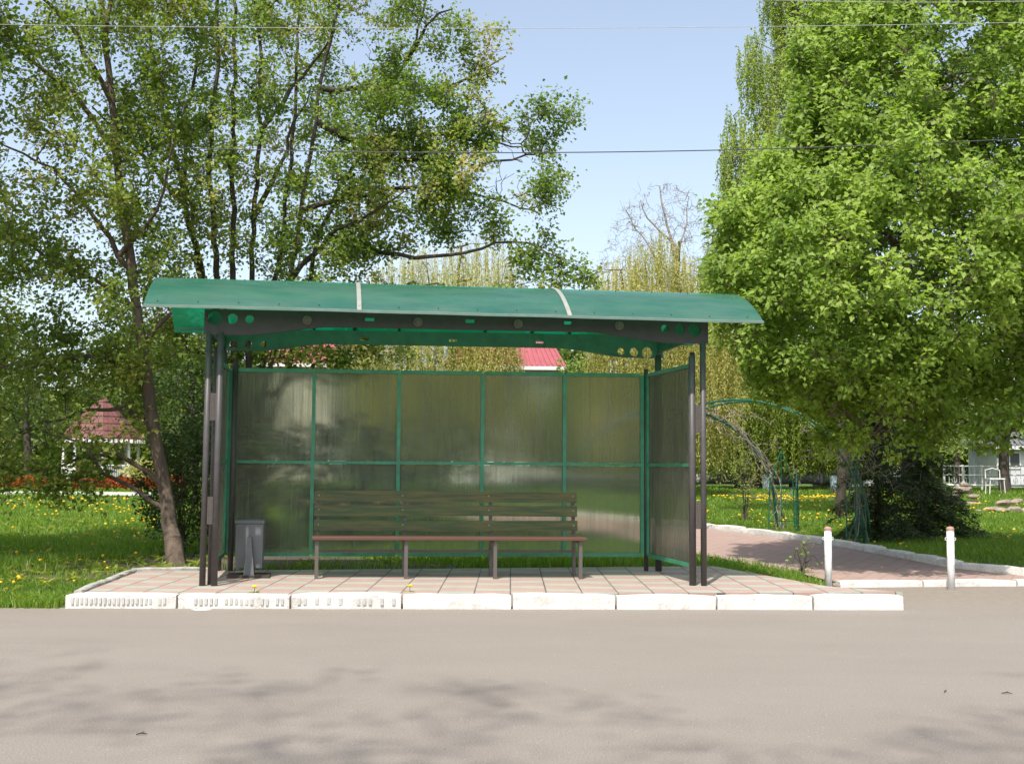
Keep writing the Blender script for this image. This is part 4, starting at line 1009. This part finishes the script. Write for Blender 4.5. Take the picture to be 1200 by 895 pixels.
shrub('shrub', 'yellow flowering shrub beside the gazebo', 'bush', 165, 45, .7, 1.1, M['lf_willow'], 62, 2500, .1)
# pipe on short supports
a, b_ = at(600, 561, 52), at(1010, 561, 50); pr = empty('pipeline', ((a[0] + b_[0]) / 2, 51, .6), 'long dark wrapped heating pipe running along the far edge of the lawn', 'pipe')
k = 26; pp = [a + (b_ - a) * i / k + np.array([0, 0, .02 * math.sin(i * 2.1)]) for i in range(k + 1)]
mb = MB(); mb.tube(pp, [.24 + .015 * math.sin(i * 1.7) for i in range(k + 1)], 12); mb.build('pipe', M['pipe'], pr, smooth=True)
for i in range(1, 26, 4):
    mb = MB(); mb.box((pp[i][0] - .12, pp[i][1] - .2, .45), (pp[i][0] + .12, pp[i][1] + .2, pp[i][2] - .22)); mb.build('support', M['rust'], pr)
for i in range(2, 26, 3):
    mb = MB(); mb.tube([pp[i] - [.05, 0, 0], pp[i] + [.05, 0, 0]], .265, 12); mb.build('band', M['kerb_grey'], pr)
# white railings
def railing(label, px0, px1, Y, top, bot, panels, curl=True):
    z1 = at(px0, top, Y)[2]; z0 = float(lawn_z(Y)); x0, x1 = at(px0, top, Y)[0], at(px1, top, Y)[0]
    e = empty('metal_fence', ((x0 + x1) / 2, Y, z0), label, 'fence'); h = z1 - z0
    for k in range(panels + 1):
        xx = x0 + (x1 - x0) * k / panels; mb = MB(); mb.box((xx - .04, Y - .04, z0 - .05), (xx + .04, Y + .04, z1 + .03)); mb.build('post', M['white_paint'], e)
    for f in (.22, .62, .97):
        mb = MB(); mb.tube([(x0, Y, z0 + h * f), (x1, Y, z0 + h * f)], .035 if f > .3 else .06, 6); mb.build('rail', M['white_paint'], e)
    nb = int((x1 - x0) / .22)
    mb = MB()
    for k in range(1, nb):
        xx = x0 + (x1 - x0) * k / nb; mb.tube([(xx, Y, z0 + h * .22), (xx, Y, z1 - .04)], .011, 4)
        if k % 2 == 0:
            zc = z0 + h * .42; mb.tube([(xx + .1 * math.cos(t), Y, zc + .12 * math.sin(t)) for t in np.linspace(0, 6.28, 10)], .012, 4, cap=False)
    mb.build('bars', M['white_paint'], e)
railing('white ornamental metal railing on the far right lawn, left of its gap', 1106, 1172, 50, 545, 573, 3)
railing('white ornamental metal railing at the right picture edge', 1178, 1290, 50, 545, 573, 4)
# small white garden chair frames before the railing
def white_frame(label, px, Y):
    b = at(px, 560, Y); z0 = float(lawn_z(Y)); x = b[0]; e = empty('garden_stool', (x, Y, z0), label, 'stool')
    for sx in (-.28, .28):
        for sy in (-.2, .2):
            mb = MB(); mb.tube([(x + sx * 1.15, Y + sy, z0), (x + sx, Y + sy, z0 + .62)], .02, 6); mb.build('leg', M['white_paint'], e)
    mb = MB(); mb.box((x - .32, Y - .24, z0 + .62), (x + .32, Y + .24, z0 + .67)); mb.build('seat', M['white_paint'], e)
    mb = MB(); mb.tube([(x - .3, Y + .22, z0 + .67), (x - .3, Y + .24, z0 + 1.0), (x, Y + .25, z0 + 1.08), (x + .3, Y + .24, z0 + 1.0), (x + .3, Y + .22, z0 + .67)], .02, 6); mb.build('backrest', M['white_paint'], e)
white_frame('small white metal seat standing in front of the gap between the railings', 1166, 46)
# blue-white tubs by the pipe
for px, lab, rr_ in ((899, 'pale blue plastic tub beside the pipe, left one', .26), (978, 'pale blue plastic tub beside the pipe, near the dark trunk', .22)):
    b = at(px, 560, 49.3); z0 = float(lawn_z(49.3)); mb = MB()
    mb.tube([(b[0], 49.3, z0), (b[0], 49.3, z0 + .05), (b[0], 49.3, z0 + .62), (b[0], 49.3, z0 + .66)], [rr_ * .8, rr_ * .82, rr_, rr_ * 1.06], 16)
    M['tub'] = M.get('tub') or simple('blue_plastic', (.45, .58, .7), .4)
    tag(mb.build('tub', M['tub']), lab, 'tub')

# ---------------------------------------------------------------- garden arch with dry climbing rose
def hoop(p0, p1, zc, r=.018, n=26, leg=.0, bend=0.0):
    """arch from ground point p0 to ground point p1, apex height zc above ground"""
    p0, p1 = np.array(p0, float), np.array(p1, float); out = []
    for k in range(n + 1):
        t = math.pi * k / n; f = .5 - .5 * math.cos(t); q = p0 + (p1 - p0) * f; q = q + np.array([0, 0, zc * math.sin(t) ** .8]); out.append(q)
    return out
A1 = np.array([6.45, 20.4]); A0 = np.array([2.4, 23.8])
ar = empty('garden_arch', (4.5, 22, .15), 'big green metal garden arch of crossing hoops on the lawn by the brick path', 'arch')
def gnd(p): return np.array([p[0], p[1], float(lawn_z(p[1])) - .03])
side = np.array([.35, .75])
h1 = hoop(gnd(A0), gnd(A1), 2.75); h2 = hoop(gnd(A0 + side), gnd(A1 + side), 2.75)
B0 = np.array([1.0, 22.5]); B1 = np.array([5.7, 23.9])
h3 = hoop(gnd(B0), gnd(B1), 2.62); h4 = hoop(gnd(B0 + [.1, .8]), gnd(B1 + [.15, .75]), 2.62)
for h_ in (h1, h2, h3, h4):
    mb = MB(); mb.tube(h_, .02, 6); mb.build('hoop', M['arch_green'], ar, smooth=True)
for ha, hb in ((h1, h2), (h3, h4)):
    for k in range(2, 25, 2):
        mb = MB(); mb.tube([ha[k], hb[k]], .011, 5); mb.build('rung', M['arch_green'], ar)
# side trellises: narrow pointed frames by the legs
def trellis(c, h, wd, rz_):
    c = gnd(c); u = np.array([math.cos(rz_), math.sin(rz_), 0]); mb = MB()
    mb.tube([c - u * wd, c - u * wd * .9 + [0, 0, h * .6], c + [0, 0, h]], .013, 5); mb.tube([c + u * wd, c + u * wd * .9 + [0, 0, h * .6], c + [0, 0, h]], .013, 5); mb.tube([c, c + [0, 0, h]], .01, 5)
    for f in (.15, .35, .55): mb.tube([c - u * wd + [0, 0, h * f], c + u * wd + [0, 0, h * f]], .009, 5)
    mb.tube([c - u * wd + [0, 0, h * .15], c + u * wd + [0, 0, h * .55]], .008, 5)
    mb.build('side_trellis', M['arch_green'], ar)
trellis((5.75, 23.7), 1.75, .3, .2); trellis((5.95, 23.2), 1.3, .22, 1.2); trellis((6.5, 20.9), 1.8, .3, 1.1); trellis((6.25, 20.2), 1.4, .2, .2)
g = np.random.default_rng(71)
def climber(label, start, guide, nv, seed, leafy=.15, mat=None):
    g = np.random.default_rng(seed); gr = Grow(g)
    for k in range(nv):
        o = g.normal(size=3) * [.12, .12, .02]; m1 = int(len(guide) * g.uniform(.5, 1)); pts_ = [np.array(start) + o - [0, 0, .04]]
        for q in guide[2:m1:2]: pts_.append(np.array(q) + g.normal(size=3) * .09)
        if len(pts_) > 3: gr.limb(pts_, .012, .005, step=.15, wob=.012)
    A = np.array(gr.P); c = A[A[:, 2] > 1.2]; T = c[g.integers(0, len(c), 130)] + g.normal(size=(130, 3)) * [.35, .3, .22]
    gr.fill(T, low=.0, arch=.1, step=.12, wig=.03)
    make_tree('climbing_rose', label, 'climbing plant', start, gr, M['bark_pale'] if leafy < .3 else M['bark'], mat or M['lf_maple'], g, leaf=.04, per_node=2, k=2, tw=.16, tip=.0035, thin=.03, twig_r=.004, clumpy=.9)
climber('dry leafless climbing rose on the left leg of the garden arch', gnd((5.8, 23.8)), h3[::-1], 7, 72)
climber('brownish climbing rose at the right leg of the garden arch', gnd((6.35, 20.6)), h1[::-1][:9], 6, 73)

# ---------------------------------------------------------------- rocks
def rock(c, sx, sy, sz, seed, label, group, rz_=0):
    rr = random.Random(seed); import bmesh
    bm = bmesh.new(); bmesh.ops.create_icosphere(bm, subdivisions=3, radius=1)
    k = [Vector((rr.gauss(0, 1), rr.gauss(0, 1), rr.gauss(0, 1))).normalized() for _ in range(9)]
    for v in bm.verts:
        d = v.co.normalized(); r_ = 1
        for q in k:
            t = d.dot(q)
            if t > .62: r_ = min(r_, .66 / t)
        v.co = d * r_ * (1 + rr.uniform(-.02, .02)); v.co = Vector((v.co.x * sx, v.co.y * sy, v.co.z * sz))
    me = bpy.data.meshes.new('rock'); bm.to_mesh(me); bm.free(); o = link('rock', me, M['rock']); o.location = c; o.rotation_euler = (rr.uniform(-.15, .15), rr.uniform(-.15, .15), rz_ + rr.uniform(-.5, .5))
    return tag(o, label, 'rock', group)
b = G(1130, 593, .36); Yr = b[1]; z0 = float(lawn_z(Yr)) - .03
lay = [('left base stone of the upright stone cairn', -.32, .12, .26, .2, .14), ('right base stone of the upright stone cairn', .3, .12, .28, .2, .13), ('middle left stone of the cairn', -.28, .34, .25, .2, .12),
       ('middle right stone of the cairn', .28, .33, .26, .2, .1), ('wide flat stone bridging the cairn', .02, .5, .42, .22, .08), ('second flat stone near the top of the cairn', -.04, .62, .3, .2, .07), ('small dark stone on top of the cairn', 0, .73, .2, .15, .07)]
for i, (lb, dx, dz, sx, sy, sz) in enumerate(lay):
    rock((b[0] + dx, b[1], z0 + dz), sx, sy, sz, 100 + i, lb + ' on the right lawn', 'stones of the cairn')
b = G(1172, 600, .34); z0 = float(lawn_z(b[1])) - .02
pl_ = [(-.55, 0, .07, .2, .13, .08, 'small grey stone at the left end of the rock pile'), (-.25, .05, .12, .26, .2, .13, 'rounded tan stone left in the rock pile'), (.05, -.05, .11, .28, .2, .12, 'flat tan stone in the front of the rock pile'),
       (.15, .15, .32, .3, .16, .1, 'leaning light slab on top of the rock pile'), (.42, 0, .13, .28, .22, .14, 'blocky stone in the middle of the rock pile'), (.75, .05, .1, .26, .2, .12, 'pale stone right of the middle of the rock pile'),
       (1.1, 0, .1, .25, .18, .11, 'tan stone near the right end of the rock pile'), (1.5, -.3, .07, .35, .2, .07, 'flat pale slab lying before the rock pile'), (.5, .1, .37, .2, .16, .09, 'narrow top stone beside the leaning slab')]
for i, (dx, dy, dz, sx, sy, sz, lb) in enumerate(pl_): rock((b[0] + dx, b[1] + dy, z0 + dz), sx, sy, sz, 130 + i, lb, 'stones of the rock pile')

# ---------------------------------------------------------------- white posts at the path mouth
def bollard(px, py, z, top_py, label):
    b = G(px, py, z); h = D(px, top_py, b[1])[2] - z; r_ = .046
    e = empty('bollard', (b[0], b[1], z), label, 'post', 'white posts at the mouth of the path')
    mb = MB(); mb.tube([(b[0], b[1], z - .1), (b[0], b[1], z + h - .05)], r_, 16); o = mb.build('shaft', M['white_paint'], e); autosmooth(o)
    mb = MB(); mb.tube([(b[0], b[1], z + h - .05), (b[0], b[1], z + h - .02), (b[0], b[1], z + h - .004), (b[0], b[1], z + h + .004)], [r_ * 1.06, r_ * 1.06, r_ * .8, .01], 16); mb.build('cap', M['pink_cap'], e)
    for s_ in (-1, 1):
        mb = MB(); x = b[0] + s_ * r_; mb.tube([(x, b[1], z + h * .78), (x + s_ * .02, b[1], z + h * .79), (x + s_ * .02, b[1], z + h * .82), (x, b[1], z + h * .83)], .006, 6); mb.build('hook', M['white_paint'], e)
bollard(971, 687, .02, 617, 'white metal post with pinkish cap at the corner of the platform')
bollard(1115, 690.5, .004, 617, 'white metal post with pinkish cap standing on the dusty apron')
rock(tuple(G(979, 686, .03)), .06, .05, .045, 171, 'small grey stone beside the white post at the platform corner', None)

# ---------------------------------------------------------------- overhead wires (ends outside the picture)
def wire(label, pts_, Y, r_, mat, sag=.15, Y2=None):
    (xa, ya), (xb, yb) = pts_; a = at(xa, ya, Y); b_ = at(xb, yb, Y2 or Y); a2 = a + (a - b_) * .35; b2_ = b_ + (b_ - a) * .35; n = 40
    mb = MB(); mb.tube([a2 + (b2_ - a2) * (k / n) + np.array([0, 0, -sag * 4 * (k / n) * (1 - k / n) + sag]) for k in range(n + 1)], r_, 6); tag(mb.build('overhead_wire', mat, smooth=True), label, 'wire', 'overhead wires')
wire('dark overhead cable, lowest of the three wires, crossing in front of the trees', [(440, 183), (1100, 172)], 14.0, .007, M['wire_dark'])
wire('pale overhead wire in the middle of the three', [(0, 34), (1130, 33)], 12.5, .003, M['wire_light'])
wire('pale overhead wire, topmost, at the upper picture edge', [(700, -4), (1200, 7)], 12.0, .003, M['wire_light'])

# ---------------------------------------------------------------- grass, dandelions, small litter
plat_poly = [(p[0], p[1]) for p in (FL, FR, MR, BR, BL)]
def grass_ok(x, y):
    XF = np.interp(y, [14.2, 15.3, 15.5, 16.4, 16.7, 19.5, 22.2, 24, 27, 30, 36], [30, 30, 7.1, 6.5, 6.39, 5.9, 5.11, 4.25, 2.5, .5, -4.5]) + .16
    XN = np.interp(y, [14.2, 14.5, 15.5, 17.7, 20.5, 24, 27.5, 36], [4.2, 4.2, 4.05, 3.23, 2.2, .5, -1.5, -8]) - .02
    inp = (x > XN) & (x < XF) & (y < 36)
    apron = (y < 15.4) & (x > XN)
    pl = [tuple(q) for q in plat_poly]
    return ~inp & ~apron & ~inpoly(x, y, pl) & (polydist(x, y, pl) > .07) & ~((y < 12.1) & (x > -4.6)) & ~((y > 38.3) & (y < 39.9) & (x < -12.3))
def blades(n, x0, x1, y0, y1, h, wd, g, dens=None, soft=.35):
    x = g.uniform(x0, x1, n); y = g.uniform(y0, y1, n); k = grass_ok(x, y); k &= np.abs(x + .05 * y * 0) < y * .5 + 1.5
    if dens: k &= g.uniform(0, 1, n) < dens(x, y)
    x, y = x[k], y[k]; n = len(x); pz_ = terrain(x, y)
    f = np.clip(.5 + .3 * field(np.stack([x, y, x * 0], 1), g, 8, 1.5), 0, 1)
    H = h * g.uniform(.4, 1.25, n) * (.6 + .8 * f); a = g.uniform(0, 6.28, n); lean = g.uniform(.1, .75, n)
    ux, uy = np.cos(a), np.sin(a); b_ = g.uniform(0, 6.28, n); lx, ly = np.cos(b_) * lean * H, np.sin(b_) * lean * H; W2 = wd * g.uniform(.6, 1.3, n) / 2
    z = pz_ - .01
    v = np.stack([np.stack([x - ux * W2, y - uy * W2, z], 1), np.stack([x + ux * W2, y + uy * W2, z], 1),
                  np.stack([x + lx * .45 + ux * W2 * .7, y + ly * .45 + uy * W2 * .7, z + H * .65], 1), np.stack([x + lx * .45 - ux * W2 * .7, y + ly * .45 - uy * W2 * .7, z + H * .65], 1),
                  np.stack([x + lx, y + ly, z + H * .95], 1)], 1).reshape(-1, 3)
    i = np.arange(n) * 5
    q = np.stack([i, i + 1, i + 2, i + 3], 1); t_ = np.stack([i + 3, i + 2, i + 4], 1)
    r_ = np.clip(g.normal(.42, .2, n) + .22 * (f - .5), 0, 1); r_[g.uniform(0, 1, n) < .02] = 1
    return v, q, t_, np.repeat(r_, 5)
g = np.random.default_rng(81)
def trunk_bare(x, y):
    return np.where(inpoly(x, y, bg_poly), .16, 1.0) * trunk_bare0(x, y)
def trunk_bare0(x, y):   # thin grass and bare earth round the tree feet
    d = np.minimum(np.hypot((x + 4.9) / 1.3, (y - 15.5) / .9), np.hypot((x + 3.4) / 2.2, (y - 17.6) / 1.6)); return np.clip((d - .5) / 1.0, .06, 1)
sets = [blades(5000, -7.2, -4.68, 11.8, 12.25, .075, .011, g), blades(38000, -8, -3.8, 11.85, 16, .085, .011, g, trunk_bare), blades(75000, -11, 4, 14.2, 20, .13, .014, g, trunk_bare), blades(70000, -16, 4, 20, 32, .11, .022, g), blades(60000, -26, 6, 32, 56, .11, .05, g),
        blades(60000, 3.5, 14, 14.5, 24, .10, .014, g), blades(70000, 3, 18, 24, 36, .11, .024, g), blades(50000, 2, 32, 36, 56, .11, .05, g)]
V_, Q_, T_, A_ = [], [], [], []; off = 0
for v, q, t_, a in sets: V_.append(v); Q_.append(q + off); T_.append(t_ + off); A_.append(a); off += len(v)
tag(link('grass', np_mesh('grass', np.concatenate(V_), np.concatenate(Q_), np.concatenate(T_), np.concatenate(A_)), M['grass']), kind='stuff')
# broad-leaved weeds low in the lawn
g = np.random.default_rng(83); cs = []
for (x0, x1, y0, y1, n) in ((-8, -4.2, 12, 17, 240), (-11, -4, 17, 26, 260), (4.2, 12, 16, 26, 260), (2.9, 4.0, 14.8, 17.5, 22), (-3, 2.6, 15.6, 19, 90)):
    x = g.uniform(x0, x1, n); y = g.uniform(y0, y1, n); k = grass_ok(x, y); cs.append(np.stack([x[k], y[k], terrain(x[k], y[k])], 1))
cs = np.concatenate(cs); k = 11; a = g.uniform(0, 6.28, (len(cs), k)); d = np.stack([np.cos(a), np.sin(a), g.uniform(.2, 1.1, a.shape)], 2)
pos = (cs[:, None] + d * g.uniform(.0, .05, (len(cs), k, 1))).reshape(-1, 3)
tag(link('weeds', leaves_mesh('weeds', pos, .13, g, .33, (0, 0, 1), .35, d.reshape(-1, 3)), M['lf_maple']), kind='stuff')
# dandelions: one flower head on a short stem, copied
def flower_mesh(s):
    mb = MB(); hd = .055 * s; mb.tube([(0, 0, 0), (.004, 0, hd)], .0025 * s, 4)
    n = 10; nv = len(mb.v); mb.v.append((.004, 0, hd + .012 * s)); 
    for r_, z in ((.010, .014), (.021, .006), (.012, -.004)):
        for i in range(n): t = 6.283 * i / n; rr = r_ * s * (1 + .12 * (i % 2)); mb.v.append((.004 + rr * math.cos(t), rr * math.sin(t), hd + z * s))
    F0_ = len(mb.f)
    for i in range(n):
        j = (i + 1) % n; mb.f.append((nv, nv + 1 + i, nv + 1 + j))
        for L in range(2): mb.f.append((nv + 1 + L * n + i, nv + 1 + (L + 1) * n + i, nv + 1 + (L + 1) * n + j, nv + 1 + L * n + j))
    me = bpy.data.meshes.new('dandelion'); me.from_pydata(mb.v, [], mb.f); me.materials.append(M['stem_green']); me.materials.append(M['yellow'])
    me.polygons.foreach_set('material_index', [0 if i < F0_ else 1 for i in range(len(me.polygons))]); me.update(); return me
fm = [flower_mesh(s) for s in (1.05, 1.25, 1.45)]
g = np.random.default_rng(87); C_ = []
def clusters(nc, x0, x1, y0, y1, per):
    for _ in range(nc):
        cx_, cy_ = g.uniform(x0, x1), g.uniform(y0, y1)
        for _ in range(int(g.integers(1, per + 1))): C_.append((cx_ + g.normal() * .22, cy_ + g.normal() * .22))
clusters(16, -7.5, -4.7, 12.0, 16.5, 2); clusters(22, -11, -4.4, 17, 25, 4); clusters(75, -15, -6, 24, 34, 6); clusters(22, 4.5, 9, 24.5, 30, 5); clusters(48, 5, 16, 30, 42, 7); clusters(14, 6, 11, 17, 24, 2); clusters(26, 8, 11.5, 36, 40, 9)
C_ = np.array(C_); C_ = C_[grass_ok(C_[:, 0], C_[:, 1])]; px_ = np.array([proj((x, y, .2))[0] for x, y in C_]); C_ = C_[(px_ > -20) & (px_ < 1220)]
C_ = C_[np.argsort(C_[:, 1])]
for i, (x, y) in enumerate(C_[:300]):
    o = bpy.data.objects.new('dandelion', fm[i % 3]); col.objects.link(o); zz = float(terrain(x, y)); s = .55 + .4 * g.uniform() + (.15 if y > 22 else 0)
    o.location = (x, y, zz); o.rotation_euler = (g.normal() * .25, g.normal() * .25, g.uniform(0, 6)); o.scale = (s, s, s * (1.0 + g.uniform()))
    tag(o, 'yellow dandelion flower growing in the lawn grass', 'dandelion', 'dandelions in the lawn')
mb = MB(); me0 = fm[1]; nv0 = [tuple(v.co) for v in me0.vertices]; nf0 = [(tuple(p.vertices), p.material_index) for p in me0.polygons]; mi = []
for (x, y) in C_[300:]:
    s = 1.2; zz = float(terrain(x, y)); ax_ = g.normal() * .2; base = len(mb.v)
    mb.v += [(x + a_ * s, y + b2_ * s, zz + c_ * s * 1.6) for a_, b2_, c_ in nv0]; mb.f += [tuple(i + base for i in f) for f, _ in nf0]; mi += [m__ for _, m__ in nf0]
me = bpy.data.meshes.new('far_dandelions'); me.from_pydata(mb.v, [], mb.f); me.materials.append(M['stem_green']); me.materials.append(M['yellow']); me.polygons.foreach_set('material_index', mi); me.update()
tag(link('far_dandelions', me, None), kind='stuff')
# pebbles and leaf bits on the road, one stuff object
g = np.random.default_rng(91); mb = MB(); n = 900
for _ in range(n):
    x = g.uniform(-6, 7); y = g.uniform(5.6, 12.1) if g.uniform() < .6 else 12.05 - abs(g.normal()) * .25 + .07 * x * .6
    if 4.4 < x: y = g.uniform(6, 14.6)
    s = g.uniform(.002, .0075); zz = .001 if (y < 12.6) else .005
    if y > 12.1 + (x + 4.7) * .045 and x < 4.4: continue
    mb.add([(x - s, y - s * .7, zz), (x + s, y - s, zz), (x + s * .8, y + s, zz), (x - s, y + s * .8, zz), (x, y, zz + s * 1.1)], [(0, 1, 4), (1, 2, 4), (2, 3, 4), (3, 0, 4)])
tag(mb.build('gravel', M['grit']), kind='stuff')
def twig(px, py, L, ang, label, mat):
    b = G(px, py, 0); p = [(b[0] - L / 2 * math.cos(ang), b[1] - L / 2 * math.sin(ang), .006), (b[0], b[1], .014), (b[0] + L / 2 * math.cos(ang), b[1] + L / 2 * math.sin(ang), .007)]
    mb = MB(); mb.tube(p, [.003, .005, .002], 5); mb.tube([p[1], (p[1][0] + L * .2, p[1][1] + L * .2, .02)], [.003, .001], 4); tag(mb.build('twig', mat), label, 'twig')
twig(166, 861, .06, .2, 'small dark twig lying on the road at the lower left', M['rust'])
twig(1180, 813, .07, -.2, 'small brown twig lying on the road at the lower right', M['rust'])
twig(1108, 811, .04, .8, 'short brown twig on the road left of the lower right one', M['rust'])
b = G(237, 714, 0); mb = MB(); pts_ = [(b[0] + .1 * math.cos(t) * (1 + .3 * math.sin(3 * t)), b[1] - .04 + .05 * math.sin(t)) for t in np.linspace(0, 6.28, 12)[:-1]]
mb.add([(x, y, .003) for x, y in pts_] + [(b[0], b[1] - .04, .018)], [(k, (k + 1) % 11, 11) for k in range(11)]); tag(mb.build('plaster_scrap', M['white_paint']), 'white scrap of plaster on the road against the second kerb stone', 'scrap')
for (px, py, lab) in ((298, 694, 'yellow dandelion with leaves in a slab joint below the litter bin'), (480, 693, 'yellow dandelion in a slab joint in front of the bench')):
    b = G(px, py, PZ); e = empty('dandelion_plant', (b[0], b[1], PZ), lab, 'dandelion')
    o = link('flower', fm[2], None, e); o.location = (b[0], b[1], PZ - .02); gg = np.random.default_rng(int(px)); a = gg.uniform(0, 6.28, 7); d = np.stack([np.cos(a), np.sin(a) * .6, gg.uniform(.1, .5, 7)], 1)
    link('leaves', leaves_mesh('leaves', np.array([b] * 7), .09, gg, .3, (0, 0, 1), .2, d), M['lf_maple'], e)

# ---------------------------------------------------------------- trees across the road, behind the camera (their shade falls on the asphalt)
def shade_tree(x, y, h, label, seed, targets, half, dense=False):
    g = np.random.default_rng(seed); gr = Grow(g); b = np.array([x, y, 0.])
    gr.limb([b - [0, 0, .2], b + [.1, .2, 5], b + [.2, .6, h * .62], b + [.1, 1.2, h]], .2, .02, step=.6)
    t = g.normal(size=(targets, 3)); t /= np.linalg.norm(t, axis=1, keepdims=True); t *= g.uniform(.2, 1, (targets, 1)) ** .5
    T = b + np.array([.2, 2.2, h * .85]) + t * np.array([half, 3.6, 3.0]); gr.fill(T, low=.3, arch=.1, step=.4, maxlen=7)
    make_tree('roadside_tree', label, 'tree', b, gr, M['bark'], M['lf_lime'], g, leaf=.1, per_node=5 if dense else 3, k=7 if dense else 4, tw=.4, spread=.14, clumpy=.2 if dense else .7, wl=2, tip=.0032, thin=.03)
shade_tree(-6.5, -6.8, 20, 'sparse tree across the road, left of the viewpoint', 95, 260, 5.0)
shade_tree(-10.4, 10.6, 9, 'leafy tree left of the picture beside the slim leaning maple', 99, 620, 4.0, dense=True)
shade_tree(2.5, -7.4, 21, 'sparse tree across the road, right of the viewpoint', 97, 260, 5.0)
